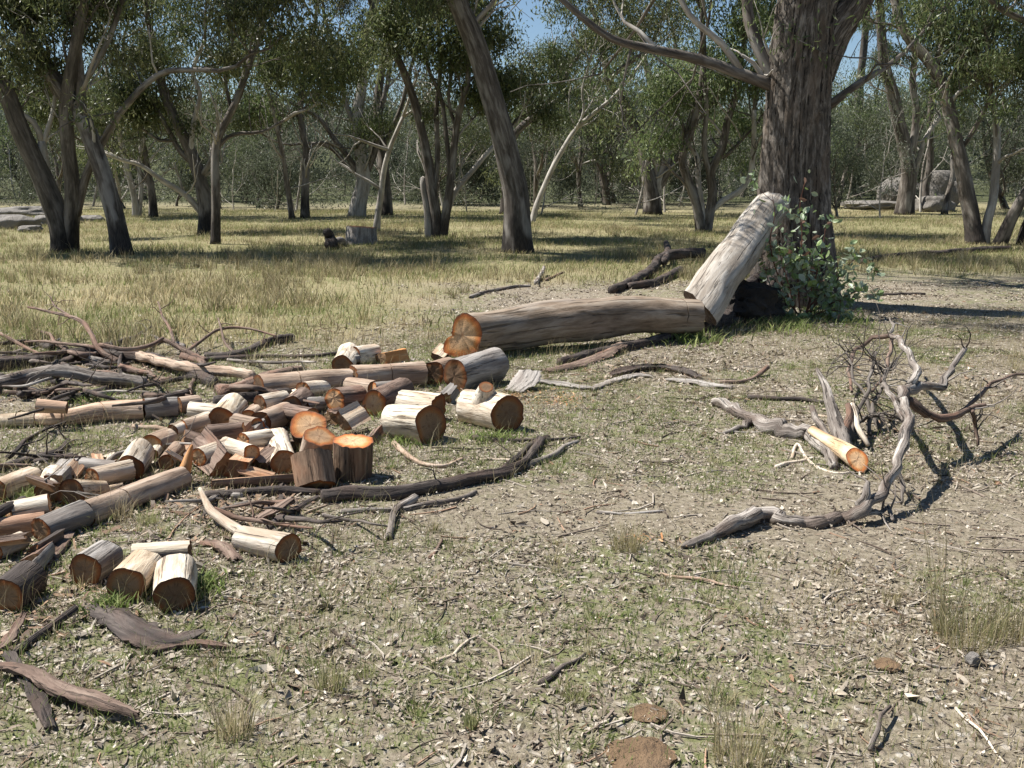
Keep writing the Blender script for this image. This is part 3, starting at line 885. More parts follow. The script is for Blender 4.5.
def cut_face(ringV, ringU, cen, T, sgn, origin, parent, rng, mat='cut', depth_=0.0, fresh_lit=None):
    mb = MB()
    n = len(ringV); ts = [0, .18, .36, .55, .72, .86, .95, 1.0]
    rr = np.linalg.norm(ringU, axis=1)
    V = []; B = []; C = []
    fr = rng.random() * .45 if fresh_lit is None else fresh_lit  # low default: sawn ends turned from the sun get a darker colour
    T = T * sgn
    w_ = rng.random(n) ** 3; sh_ = ((ringV - cen) * w_[:, None]).sum(0) / w_.sum()
    pc = cen + ((ringV - cen)[rng.integers(0, n)] * rng.uniform(0, .28) if mat == 'cut' else 0)
    for t in ts:
        off = (ringV - pc) * t
        j = rng.normal(0, 0.0012, n)[:, None] * (0 if t in (0, 1.0) else 1)
        V.append(pc + off + T * (0.0015 + depth_ * (1 - t)) + T * j)
        B.append(np.c_[ringU * t * np.linalg.norm(ringV - cen, axis=1).mean(), np.zeros(n)])
        C.append(np.stack([np.clip(rr * t, 0, 1), np.full(n, fr), np.zeros(n)], 1) if mat == 'cut' else np.ones((n, 3)))
    V = np.vstack(V); B = np.vstack(B); C = np.vstack(C)
    i = np.arange(len(ts) - 1)[:, None] * n; j = np.arange(n)[None, :]; j2 = (j + 1) % n
    F = np.stack([i + j, i + n + j, i + n + j2, i + j2], -1).reshape(-1, 4)
    if sgn > 0: F = F[:, ::-1]
    mb.add(V, F, B, C)
    return mb.build('cut_face', M[mat], parent, origin)

LOGN = [0]
def log(label, p1, p2, r1, r2=None, kind='round', bk='tan', h1=None, h2=None, roll=0.0, sh1=0.0, sh2=0.0, mid=None,
        lump=.07, split='split', kerfs=(), name='firewood_log', cat='log', group='cut firewood in the pile', ends=(1, 1), tint=(1, 1, 1), flat1=1.0, facemat='cut', jag=0.0, bulge=None, fresh_lit=None):
    LOGN[0] += 1
    rng = np.random.default_rng(500 + LOGN[0])
    r2 = r1 if r2 is None else r2
    rest = {'round': .93, 'half': .62, 'wedge': .65}[kind]
    a, b, w1, w2 = place_axis(p1, p2, r1, r2, h1, h2, rest)
    L = np.linalg.norm(b - a)
    if not 0.12 < L < .75 and group: print("LOG LEN %.2f r %.3f %s" % (L, w1, label))
    pts = [a, b]; rad = [w1, w2]
    if mid:
        pts = [a]; rad = [w1]
        for (mx, my, mr, mh) in mid:
            q = gpt(mx, my, mh if mh is not None else mr * mpp(gpt(mx, my))); pts.append(q); rad.append(mr * mpp(q))
        pts.append(b); rad.append(w2)
    p, r = spline(pts, rad, max(0.025, L / 40))
    s = np.concatenate([[0], np.cumsum(np.linalg.norm(np.diff(p, axis=0), axis=1))])
    ks = []
    if len(kerfs):
        S = list(s)
        for k in kerfs:
            c = k * s[-1]; S += [c - .006, c - .0055, c + .0055, c + .006]; ks.append(c)
        S = np.array(sorted(S)); S = S[(S >= 0) & (S <= s[-1])]
        p = np.stack([np.interp(S, s, p[:, i]) for i in range(3)], 1); r = np.interp(S, s, r); s = S
    m = len(p)
    # steady axis directions
    T = np.gradient(p, s, axis=0); T /= np.linalg.norm(T, axis=1)[:, None]
    up = np.array([0, 0, 1.0]) if abs(T[0][2]) < .75 else np.array([0, -1.0, 0])
    N = up[None, :] - T * (T @ up)[:, None]; N /= np.linalg.norm(N, axis=1)[:, None]
    Bn = np.cross(T, N)
    U, em = SECS[kind]()
    n = len(U)
    c, sn = math.cos(roll), math.sin(roll)
    U2 = U @ np.array([[c, sn], [-sn, c]])
    th = np.arctan2(U[:, 1], U[:, 0])
    R = np.tile(r[:, None], (1, n))
    Lm = np.zeros((m, n))
    for k in range(1, 6):
        Lm += np.sin(k * th[None, :] + rng.uniform(0, 6.3) + 1.2 * np.sin(s[:, None] * rng.uniform(2, 6) + rng.uniform(0, 6))) / k ** .8
    R = R * (1 + lump * Lm + rng.normal(0, .006, (m, n)) * (1 if kind == 'round' else 2.5))
    if kind != 'round':
        fm = np.r_[em[-1], em[:-1]] & em                     # fibres on split faces
        R = R * (1 + fm[None, :] * (rng.normal(0, .05, (1, n)) + .05 * np.sin(s[:, None] * 9 + th * 3)))
    if bulge is not None:
        R = R * bulge(s / s[-1], th)
    for k in ks:
        sel = np.abs(s - k) < .0058
        R[sel] *= np.where(np.cos(th + roll)[None, :] > -.2, .86, .985)
    off = R[:, :, None] * (U2[None, :, :1] * N[:, None, :] + U2[None, :, 1:] * Bn[:, None, :])
    u = (s / s[-1])[:, None]
    SH = [np.array([0, -q, 0.0]) if np.isscalar(q) else np.array([0, -q[0], q[1]]) for q in (sh1, sh2)]
    jag = jag or .003 * (r.mean() / .08)
    jg1 = jag * rng.normal(0, 1, (1, n)); jg2 = jag * rng.normal(0, 1, (1, n))
    V = p[:, None, :] + off + T[:, None, :] * ((1 - u) ** 2 * (off @ SH[0] + jg1) + u ** 2 * (off @ SH[1] + jg2))[:, :, None]
    bco = np.concatenate([R[:, :, None] * U[None], np.tile(s[:, None, None], (1, n, 1))], -1)
    i = np.arange(m - 1)[:, None] * n; j = np.arange(n)[None, :]; j2 = (j + 1) % n
    F = np.stack([i + j, i + j2, i + n + j2, i + n + j], -1).reshape(-1, 4)
    mb = MB(); mb.add(V.reshape(-1, 3), F, bco.reshape(-1, 3), tint, np.tile(em[None, :], (m - 1, 1)).ravel())
    o = mb.build(name, [M[bk], M[split]], None, a, sharp=48)
    tag(o, label, cat, group)
    for e, (idx, sg) in enumerate(((0, -1), (m - 1, 1))):
        if ends[e]:
            cut_face(V[idx], U, V[idx].mean(0) if kind != 'wedge' else V[idx].mean(0), T[idx], sg, a, o, rng, facemat, fresh_lit=fresh_lit)
    return o, a, b, w1

def stub(o, origin, base, tip, r, mat='cut', bk='pale'):
    """a sawn-off side branch on a log"""
    mb = MB(); base = np.asarray(base, float); tip = np.asarray(tip, float)
    rng = np.random.default_rng(3)
    pp, rr = tube(mb, [base, base * .6 + tip * .4, tip], [r * 2.3, r * 1.75, r], 18, .02, .03, rng, tip=False)
    o2 = mb.build('branch_stub', M[bk], o, origin)
    V = mb.V[0][-18:]; T = norm(tip - base); th = np.linspace(0, 2 * np.pi, 18, endpoint=False)
    U = np.stack([np.cos(th), np.sin(th)], 1)
    cut_face(V, U, V.mean(0), T, 1, origin, o2, rng, mat)

# the broken bole: a long log on the ground and a leaning length against the tree
def pear(u, th):
    ang = np.degrees(th) % 360
    xp = [7, 35, 63, 88, 115, 140, 170, 200, 229, 250, 276, 305, 336, 367]; fp = [1.42, 1.34, 1.2, 1.06, 1.05, 1.12, 1.14, 1.35, 1.7, 1.3, .68, .74, 1.05, 1.42]
    prof = np.interp(np.where(ang < 7, ang + 360, ang), xp, fp)
    k = np.clip(1 - u * 3.4, 0, 1) ** 1.4
    return 1 + k[:, None] * (prof[None, :] - 1)
log("long thick grey-brown log with a pear-shaped orange sawn end, lying in the open", (463, 337), (697, 315.5), 17.5, 16.5, bk='old_log', h1=.25, h2=.30, sh1=.58,
    mid=[(515, 328, 21, .29), (570, 320.5, 22.5, .33), (635, 315.5, 19, .33)], lump=.04, kerfs=(.93,), name='fallen_log', cat='log', group=None, bulge=pear, fresh_lit=1.0)
log("pale weathered length of broken bole propped up against the massive tree", (699, 308), (768, 210), 22.5, 17.5, bk='lean_log', h1=.34, h2='y+2.5', sh1=-1.65, facemat='brown', sh2=.6,
    lump=.055, name='leaning_log', cat='log', group=None, jag=.012)
_lean = [x for x in bpy.data.objects if x.name.startswith('leaning_log')][0]

# firewood, from the fallen log towards the lower left
log("tan log with a central saw cut and a thin red rim at its left end", (259, 386), (351, 380), 11.5, bk='tan', kerfs=(.42,), sh1=.3, group='half-sawn boughs at the back of the pile')
log("tan saw-cut log, second along the back row, below the pale blocks", (353, 377), (424, 373), 13, bk='tan', kerfs=(.5,), sh1=.2, group='half-sawn boughs at the back of the pile')
log("short log with an orange end between the back row and the dark-topped round", (432, 373), (446, 369), 12.5, bk='tan', sh1=.4)
log("grey-barked round with a dark red left end just under the fallen log", (456, 376), (495, 365), 16, 17, bk='grey', sh1=-.05)
log("white-barked round, dark end towards us, left one of two pale blocks at back", (342, 366), (349, 353), 10.5, bk='pale')
log("white-barked round lying crossways, right one of two pale blocks at back", (354, 356), (374, 353), 10, bk='pale', tint=(1.1, 1.1, 1.1))
log("split wedge with a bright orange face behind the back row", (382, 359), (404, 355), 9, kind='wedge', bk='brown', split='orange', roll=.5)
log("small cream split piece beside the fallen log's sawn end", (437, 357), (446, 348), 7, kind='half', bk='tan', split='palesplit', roll=.4)
log("small thin round with a little orange end under the back row", (349, 385), (375, 389), 8, 9, bk='tan', sh1=.3)
log("round with a grey heart and bright orange rim, facing left", (335, 401), (360, 398), fresh_lit=.95, r1=12, bk='brown', sh1=.35, h1=.13)
log("round with a cracked grey heart at its left end, next to two white-topped rounds", (375, 404), (403, 391), fresh_lit=.95, r1=13, bk='brown', sh1=.5)
log("white-topped round behind its twin, dark end to the right", (402, 404), (438, 408), 15, bk='pale', sh2=-.1, tint=(1.15, 1.15, 1.12))
log("larger white-topped round with checked bark in front of its twin", (393, 420), (431, 424), 18, 20.5, bk='pale', sh2=-.12, tint=(1.15, 1.15, 1.12))
o, a, b, w = log("white round with a knobbly sawn-off branch stub on top", (468, 406), (508, 415), 17, 18, bk='pale', sh2=-.45, sh1=.3, tint=(1.15, 1.12, 1.08))
stub(o, a, (a + b) / 2 + np.array([-.02, .02, w * .3]), (a + b) / 2 + np.array([-.01, -.10, w * 1.5]), w * .42)
log("half block with a flat white face turned up, leaning by the upright round", (343, 421), (362, 411), 12, kind='half', bk='tan', split='palesplit', roll=.9, h1=.12, h2=.16)
log("upright round with bright orange rim on top, rightmost of the standing ones", (353, 477), (353, 441), fresh_lit=.95, r1=19, r2=20, bk='brown', h1=.0, h2='y-.03', lump=.035, tint=(1.1, 1.05, .9))
log("tilted round showing its orange-ringed top behind the standing brown one", (311, 466), (319, 436), fresh_lit=.5, r1=15, r2=16, bk='tan', h1=.02, h2='y-.10')
log("standing brown round with rough bark, its top sloping away from us", (318, 487), (313, 456), 19, 20, bk='brown', h1=.02, h2='y+.12', tint=(1.35, 1.25, 1.05))
log("tilted round with an orange-lit sawn top between the standing rounds and the pile", (312, 440), (308, 424), fresh_lit=.7, r1=17, r2=18, bk='brown', h1=.05, h2='y-.14')
log("dark-ended stubby log under the back row's saw cut", (291, 407), (303, 399), 11, bk='brown', h1=.13)
log("grey stub of log lying right of the dark-ended stubby one", (303, 406), (322, 404), 8, bk='grey', h1=.09)
log("pale log behind the pinkish one with the dark left end", (260, 406), (284, 401), 10.5, bk='pale', h1=.14, h2=.14)
log("pinkish-grey log with a dark left end, in the middle of the pile", (260, 422), (285, 413), 11.5, bk='tan', sh1=.3, h1=.12)
log("small round with an orange end tucked left of the pinkish-grey log", (248, 419), (259, 411), fresh_lit=.95, r1=9.5, bk='tan', sh1=.4)
log("smooth white round standing out brightest at the pile's left", (222, 421), (235, 407), 15, 14, bk='pale', tint=(1.15, 1.15, 1.1), h1=.12, h2=.13)
log("split length with a cream upper face below the brightest white round", (206, 439), (241, 431), 11, kind='half', bk='grey', split='palesplit', roll=-.35)
log("grey weathered branch length left of the brightest white round", (180, 432), (211, 419), 8, bk='grey')
log("cream strip-barked branch length above the hollow grey piece", (173, 431), (208, 417), 6.5, bk='pale', h1=.12, h2=.13)
log("long reddish split billet with coarse grain lying beside the white dark-footed round", (234, 468), (270, 436), 13, 12, kind='wedge', bk='brown', split='split', roll=-.5, h1=.1)
log("dark split half with a thin orange edge lying open at the pile's centre", (200, 442), (221, 466), 17, 14, kind='half', bk='dark', split='brown', roll=.9, h1=.15, h2=.08)
log("short hollow grey piece with a curled bark rim", (184, 436), (203, 442), 10, kind='half', bk='grey', split='brown', roll=.2, h1=.1)
log("white-topped round with a dark foot facing us, left of the standing brown one", (284, 462), (277, 441), 13, bk='pale', tint=(1.1, 1.1, 1.1))
log("long flat reddish slab lying in front of the pile", (212, 484), (297, 477), 9, kind='half', bk='brown', split='split', roll=-.3)
log("cream-coloured log lying alone in front, a thin bare branch still on its left", (289, 549), (242, 538), 14.5, 12, bk='pale', sh1=.3, name='branched_log', group=None)
log("cream round with a dark end, standing clear left of the splintered log", (131, 468), (141, 453), 13.5, bk='pale')
log("short crooked branch piece right of the cream round", (153, 455), (162, 444), 5.5, bk='pale')
log("grey shaded block left of the cream round", (82, 468), (116, 470), 11, 10, bk='grey', sh2=.3)
log("orange-ended stub half hidden under the dark split half", (166, 463), (178, 449), 8, bk='tan', sh1=.3)
log("tan billet with the bark on, right by the orange-ended stub", (178, 452), (190, 446), 8, kind='half', bk='tan', split='split', roll=.3)
log("pinkish pale log reaching in from the left edge", (-4, 491), (33, 478), 12, bk='pale', tint=(.95, .88, .82))
log("round with a dark red end facing us and a cream top, left group", (49, 492), (55, 478), 12.5, bk='pale')
log("rough grey split chunk standing behind the dark red round", (56, 482), (72, 466), 11, 12, kind='wedge', bk='grey', split='grey', roll=.7, h1=.12)
log("flared pale crotch piece with a wide left foot", (70, 494), (103, 489), 15, 8, bk='pale', tint=(.92, .86, .78), sh1=.6)
log("long straight tan log running to the dark split half, orange splinter on its end", (84, 514), (183, 477), 13.5, 11, bk='tan', kerfs=(.35,), name='long_log', group='long unsplit boughs on the left')
log("dark grey-barked bough continuing the long tan log to the left", (40, 530), (84, 514), 13, 13.5, bk='grey', group='long unsplit boughs on the left', name='long_log')
log("reddish log with a dark open end at the left edge", (-6, 528), (45, 521), 10, bk='tan', tint=(1.05, .85, .75))
log("pale stub poking out under the reddish log at the left edge", (-4, 552), (22, 541), 9, bk='pale')
log("weathered grey billet lying slantwise at lower left", (18, 584), (47, 553), 13, 12, kind='half', bk='grey', split='grey', roll=-.8)
log("dark-ended round with grey bark left of the two cream rounds", (85, 570), (106, 556), 18, 18, bk='grey')
log("cream round with dark sawn end, left of the foremost pair", (125, 586), (143, 567), 19, 19, bk='pale', tint=(.95, .9, .82))
log("cream round with dark sawn end, right of the foremost pair", (173, 595), (177, 570), 20, 20, bk='pale')
log("white block lying crossways behind the foremost pair", (133, 556), (190, 553), 12, 12, bk='pale', tint=(1.1, 1.1, 1.05), h1=.12, h2=.12)
log("dark red-ended round cut off by the left edge, lowest in the pile", (6, 597), (30, 578), 18, 18, bk='dark')
log("slim pale bough sawn into lengths, nearest the left edge", (-10, 421), (36, 419), 6.5, 7.5, bk='pale', group='long unsplit boughs on the left', name='long_log', tint=(.95, .88, .8), kerfs=(.6,))
log("slim pale bough with a bend, between the left edge length and the grey one", (38, 418), (143, 409), 8, 11, bk='tan', mid=[(68, 417, 8.5, None), (105, 411, 10, None)], kerfs=(.28, .62), group='long unsplit boughs on the left', name='long_log', tint=(1.25, 1.2, 1.15))
log("short grey length right of the slim bent bough", (144, 409), (177, 407), 10.5, 9.5, bk='grey', group='long unsplit boughs on the left', name='long_log')
log("small sawn length with an orange right end, last of the slim bough", (179, 405), (199, 402), 8.5, 8, bk='tan', group='long unsplit boughs on the left', name='long_log')
log("short pink-barked billet lying on top of the slim bough", (37, 406), (67, 408), 7, 6, bk='tan', h1=.20, h2=.17, tint=(1.25, 1.1, 1.0))

# ------------------------------------------------------------------ sticks, dead boughs, bark
STN = [0]
def stick(label, name, pts, r0, r1, bk='bleached', cat='branch', group=None, kids=(), twigs=0, n=9, tw_len=.35, seed=0, hoff=0.0, lump=.10, wob=.008, kink=0.0):
    """pts: (px, py) lies on the ground, (px, py, h) is h metres above it; kids: further limbs of the same piece"""
    STN[0] += 1
    rng = np.random.default_rng(900 + STN[0] + seed)
    def lay(pts, r0, r1):
        q = []; rr = []
        for i, t in enumerate(pts):
            rp = r0[i] if isinstance(r0, (list, tuple)) else r0 + (r1 - r0) * i / max(1, len(pts) - 1)
            w = rp * mpp(gpt(t[0], t[1]))
            a = gpt(t[0], t[1], t[2] if len(t) > 2 else w * .8 + hoff); q.append(a); rr.append(rp * mpp(a))
        return q, rr
    q, rr = lay(pts, r0, r1)
    def kinked(q, rr):
        if not kink: return q, rr
        q2 = [q[0]]; r2 = [rr[0]]
        for a_, b_, ra, rb in zip(q[:-1], q[1:], rr[:-1], rr[1:]):
            for t in (.36, .7):
                c_ = a_ * (1 - t) + b_ * t + rng.normal(0, kink, 3) * np.array([1, 1, .7]) * (ra + rb)
                c_[2] = max(c_[2], gz(c_[0], c_[1]) + ra * .5); q2.append(c_); r2.append((ra * (1 - t) + rb * t) * rng.uniform(.82, 1.18))
            q2.append(b_); r2.append(rb)
        return q2, r2
    q, rr = kinked(q, rr)
    org = q[0]
    big = max(rr) > .03
    mb = MB(); p, r = tube(mb, q, rr, 16 if big else n, .03 if big else .05, lump * (1.6 if big else 1), rng, ridges=7 if big else 5, ridge_amp=.22 if big else .10, wob=wob)
    o = mb.build(name, M[bk], None, org)
    tag(o, label, cat, group)
    allp = [(p, r)]
    for (kp, a, b, kb) in kids:
        q, rr = kinked(*lay(kp, a, b))
        mb = MB(); p2, r2 = tube(mb, q, rr, n, .05, lump, rng, ridges=5, ridge_amp=.10, wob=wob)
        mb.build('side_branch', M[kb or bk], o, org); allp.append((p2, r2))
    for _ in range(twigs):
        p, r = allp[rng.integers(0, len(allp))]
        k = rng.integers(len(p) // 3, len(p))
        d = norm(rng.normal(0, 1, 3) * np.array([1, 1, .6]) + np.array([0, 0, .25]))
        pts_ = [p[k]]; L = tw_len * rng.uniform(.4, 1.2)
        for _i in range(4):
            d = norm(d + rng.normal(0, .35, 3)); z = pts_[-1] + d * L / 4
            z[2] = max(z[2], gz(z[0], z[1]) + .008); pts_.append(z)
        mb = MB(); tube(mb, pts_, np.linspace(min(r[k] * .6, .008), .002, 5), 5, .05, .05, rng)
        mb.build('twig', M[bk], o, org)
    return o

# thin branch still growing from the lone log
_lone = [x for x in bpy.data.objects if x.name.startswith('branched_log')][0]
def _kid(o, pts, r0, r1, bk):
    org = np.array(o.location); q = []; rr = []
    for i, t in enumerate(pts):
        rp = r0 + (r1 - r0) * i / (len(pts) - 1); a = gpt(*t); q.append(a); rr.append(rp * mpp(a))
    mb = MB(); tube(mb, q, rr, 10, .04, .08, np.random.default_rng(4)); mb.build('side_branch', M[bk], o, org)
_kid(_lone, [(246, 536, .06), (228, 524, .06), (212, 512, .08), (206, 502, .10), (200, 489, .13)], 6.5, 2.2, 'pale')
# upright orange splinter on the long tan log
_ll = [x for x in bpy.data.objects if x.get('label', '').startswith('long straight tan log')][0]
mb = MB()
q0 = gpt(184, 470, .10); q1 = gpt(192, 445, .26)
tube(mb, [q0 - np.array([.03, 0, .06]), q0, (q0 + q1) / 2, q1], [.05, .045, .03, .008], 6, .02, .12, np.random.default_rng(8))
mb.build('splinter', M['orange'], _ll, np.array(_ll.location))

# the tangled dead limb on the right
stick("tangle of bleached dead limb with crooked forks reaching up, on the right", "dead_branch",
      [(680, 546), (708, 538), (740, 523), (765, 514), (790, 520), (815, 521), (840, 516), (862, 508, .10), (882, 488, .17), (896, 462, .26), (905, 435, .34), (907, 412, .42), (902, 398, .48)],
      [2.5, 5, 8, 7.5, 5.5, 7.5, 5.5, 6.5, 5.2, 4.8, 5.2, 4.2, 3.8], 0, 'bleached', kids=[
          ([(902, 400, .47), (906, 390, .52), (914, 380, .58), (917, 368, .62), (908, 350, .62), (900, 340, .58), (890, 335, .5)], 5.5, 2.2, None),
          ([(906, 390, .52), (925, 386, .52), (944, 387, .5), (948, 376, .56), (955, 364, .62), (965, 349, .68)], 5, 2.6, None),
          ([(904, 400, .46), (920, 409, .40), (938, 417, .34), (960, 414, .32), (976, 408, .34), (986, 405, .36)], 5, 2.2, 'brown'),
          ([(960, 412, .32), (975, 400, .36), (990, 384, .38), (1008, 377, .40), (1030, 373, .4)], 2.4, 1.2, 'brown'),
          ([(972, 411, .33), (977, 425, .2), (978, 445, .06)], 2.4, 1.6, 'brown'),
          ([(890, 335, .5), (872, 338, .42), (856, 350, .32), (848, 370, .18), (852, 392, .06)], 2.6, 1.4, 'brown'),
          ([(890, 333, .5), (893, 325, .56), (890, 318, .6)], 1.8, .9, None),
          ([(892, 338, .48), (888, 358, .34), (886, 375, .22), (872, 392, .08)], 2.2, 1.3, 'brown'),
          ([(858, 506, .1), (866, 490, .18), (868, 482, .22)], 5, 2.5, None),
          ([(898, 462, .2), (901, 480, .1), (902, 502, .02)], 3.2, 1.6, None),
          ([(862, 512, .06), (878, 512, .05), (890, 506, .06), (893, 520, .02)], 3, 1.6, None),
          ([(905, 420, .38), (893, 398, .34), (884, 384, .3)], 3.5, 2.4, None),
      ], twigs=44, tw_len=.3, wob=.01, lump=.12, kink=.2)
stick("weathered grey limb with a forked left end lying before the pale spike", "dead_branch",
      [(716, 402), (736, 410), (752, 418), (770, 427), (790, 431), (808, 433), (822, 448), (834, 466)], [5, 6, 5.5, 8, 7.5, 7, 6, 5], 0, 'bleached', kink=.25,
      kids=[([(752, 422), (740, 428), (724, 433)], 4, 2, None)], twigs=5)
_o, _a, _b, _w = log("freshly sawn cream stick with an orange oval end, on the right", (857, 459), (813, 431), 10.5, 5, bk='pale', h1=.09, h2=.10, sh1=(.35, .9), name='sawn_stick', cat='stick', group=None, tint=(1.05, .92, .72), fresh_lit=1.0)
stick("pale splintered spike standing up behind the sawn orange-ended stick", "broken_spike",
      [(846, 452, .05), (838, 425, .17), (830, 402, .28), (823, 383, .36), (817, 369, .42)], 9, 1.6, 'bleached', 'stump', kids=[([(842, 436, .12), (850, 418, .2), (848, 405, .26)], 5, 3, 'brown'), ([(852, 405, .25), (858, 425, .16), (868, 445, .05)], 3.2, 2.5, 'pale'), ([(812, 408, .1), (822, 428, .08), (830, 440, .04)], 3, 4, None)])
for k in range(1):
    pass
tb = np.random.default_rng(61)
stick("thicket of thin brown dead twigs behind the pale spike", "dead_twigs", [(852, 440), (858, 410, .2), (868, 380, .34), (876, 352, .42)], 2.6, 1.0, 'twig', twigs=60, tw_len=.5, kink=.5,
      kids=[([(870, 435), (872, 405, .2), (884, 378, .32), (896, 360, .36)], 2.4, 1, None), ([(880, 430), (868, 400, .2), (852, 372, .34), (846, 352, .40)], 2.2, 1, None),
            ([(845, 432), (862, 420, .1), (884, 412, .16), (900, 420, .1)], 2.4, 1.2, None)])
stick("thin pale twig hooked over the litter left of the sawn orange stick", "twig", [(792, 458), (797, 445), (804, 455), (818, 466), (836, 473), (856, 472)], 1.6, 1.2, 'pale', 'stick')
stick("short pale stick flat on the litter below the weathered limb", "stick", [(776, 467), (792, 462), (806, 460)], 2, 2, 'pale', 'stick')
stick("dark thin limb lying left of the pale spike", "stick", [(748, 397), (770, 398), (795, 399), (826, 403)], 3, 2, 'dark', 'stick')
stick("reddish curved twig pointing up right near the bark strips", "stick", [(720, 382), (740, 382), (756, 376), (768, 367, .08)], 2, 2.4, 'brown', 'stick')
stick("long dark stick on the ground under the fallen log's right end", "stick", [(560, 362), (600, 352), (640, 344), (690, 331), (730, 322), (768, 314)], 4.5, 4.5, 'dark', 'stick')
# dark branch in front of the pile
stick("long dark bough trailing right from the standing rounds", "dead_branch", [(322, 497), (350, 494), (385, 494), (410, 491), (440, 486), (470, 480), (500, 474), (520, 466), (533, 452), (540, 440)], 8, 4.5, 'dark',
      kids=[([(505, 472), (530, 464), (552, 456), (566, 446), (578, 441)], 4.5, 1.6, 'bleached'), ([(500, 474), (516, 458), (530, 446), (548, 437)], 4, 3, None)], twigs=6)
stick("pale thin stick lying along the front of the long dark bough", "stick", [(341, 512), (365, 510), (400, 509), (425, 505), (452, 502), (476, 492)], 3.2, 2.2, 'bleached', 'stick')
stick("bent grey stick curving down from the long dark bough", "stick", [(415, 498), (401, 506), (392, 520), (389, 537)], 4.5, 3.4, 'bleached', 'stick')
stick("reddish strip of branch right of the upright orange-rimmed round", "stick", [(394, 443), (406, 455), (422, 464), (444, 466), (462, 459)], 2.8, 2, 'tan', 'stick')
stick("dark straight stick below the white round with the stub", "stick", [(472, 437), (505, 440), (540, 441), (580, 437)], 2.6, 1.8, 'dark', 'stick')
stick("short pale stick left of the upright chip under the dark straight stick", "stick", [(480, 460), (496, 459), (518, 462)], 1.8, 1.4, 'pale', 'stick')
# boughs on the left behind the pile
stick("smooth pale bough arching above the slim sawn one at left", "dead_branch", [(-12, 385, .10), (10, 381, .12), (35, 374, .16), (55, 370, .2), (78, 372, .18), (100, 378, .12), (125, 380, .10), (145, 382, .08)], 7, 5.5, 'bleached')
stick("straight pale pole pointing at the back row's left end", "dead_branch", [(140, 356, .10), (165, 362, .11), (200, 369, .12), (228, 372, .12), (253, 376, .12)], 4.6, 5, 'tan', )
stick("thick dark dead limb along the back of the brush at left", "dead_branch", [(-10, 366), (30, 361), (55, 358), (85, 354), (120, 357), (150, 359), (185, 371), (215, 383)], 7, 6, 'dark', twigs=10)
stick("second dark limb lying below the first in the left brush", "dead_branch", [(-10, 384), (25, 376), (60, 364), (95, 352), (125, 350)], 5, 4, 'dark', twigs=8)
stick("arched dead twig standing up highest out of the left brush", "dead_branch", [(118, 362, .05), (100, 350, .15), (92, 335, .28), (82, 322, .38), (66, 315, .42), (48, 311, .42), (28, 307, .42)], 3, 1, 'brown', kids=[([(100, 348, .16), (70, 344, .16), (45, 341, .14), (25, 342, .1)], 2, 1, None), ([(100, 345, .2), (125, 349, .18), (150, 345, .2), (163, 338, .24)], 2.6, 1.5, None), ([(70, 316, .4), (55, 306, .5), (50, 296, .55)], 1.2, .6, None)], twigs=8)
stick("forked dead twig with an upright tip right of the arched one", "dead_branch", [(205, 361), (190, 354, .06), (176, 345, .12), (162, 340, .16), (150, 346, .12)], 3.4, 1.6, 'brown', kids=[([(174, 344, .13), (170, 328, .22), (162, 314, .32), (158, 302, .38)], 1.8, .8, None), ([(186, 352, .08), (200, 342, .12), (222, 329, .18), (248, 328, .2), (276, 336, .16)], 2.0, 1.0, None), ([(236, 354, .03), (225, 342, .12), (220, 326, .25), (218, 318, .3)], 1.6, .8, None)], twigs=8)
stick("gnarled dark root piece with a blunt end at the brush's right", "dead_branch", [(205, 356), (232, 355), (252, 349), (268, 342), (292, 338)], 3.5, 4.5, 'dark', twigs=3)
stick("long grey stick lying in front of the gnarled root piece", "stick", [(200, 359), (240, 358), (280, 356), (312, 356), (338, 353)], 2.6, 2, 'dark', 'stick')
stick("thin dark twig leaning at the left edge above the brush", "stick", [(-6, 330, .2), (15, 342, .12), (40, 354, .05)], 2, 1.4, 'brown', 'stick')
stick("dark limb under the arching pale bough", "stick", [(60, 402), (90, 394), (118, 386), (150, 384)], 4, 3, 'dark', 'stick')
stick("reddish-brown bough lying on the left of the back row", "dead_branch", [(222, 393), (240, 390), (262, 379), (290, 372), (300, 370)], 8, 4, 'brown')
stick("dark shattered bough under the reddish-brown one", "dead_branch", [(215, 404), (240, 401), (265, 397), (290, 394)], 8, 6, 'dark')
stick("forked dark twig lying between the left logs and the slim bough", "dead_branch", [(0, 470), (20, 462), (45, 456), (60, 452), (68, 440)], 4.5, 2.5, 'dark', twigs=6)
stick("dark curved stick above the reddish log at the left edge", "stick", [(-8, 516, .12), (10, 508, .14), (24, 500, .13)], 6, 4, 'dark', 'stick')
stick("thin pale root-like stick trailing left of the hollow grey piece", "stick", [(133, 426), (150, 428), (172, 431)], 2.6, 3, 'tan', 'stick')
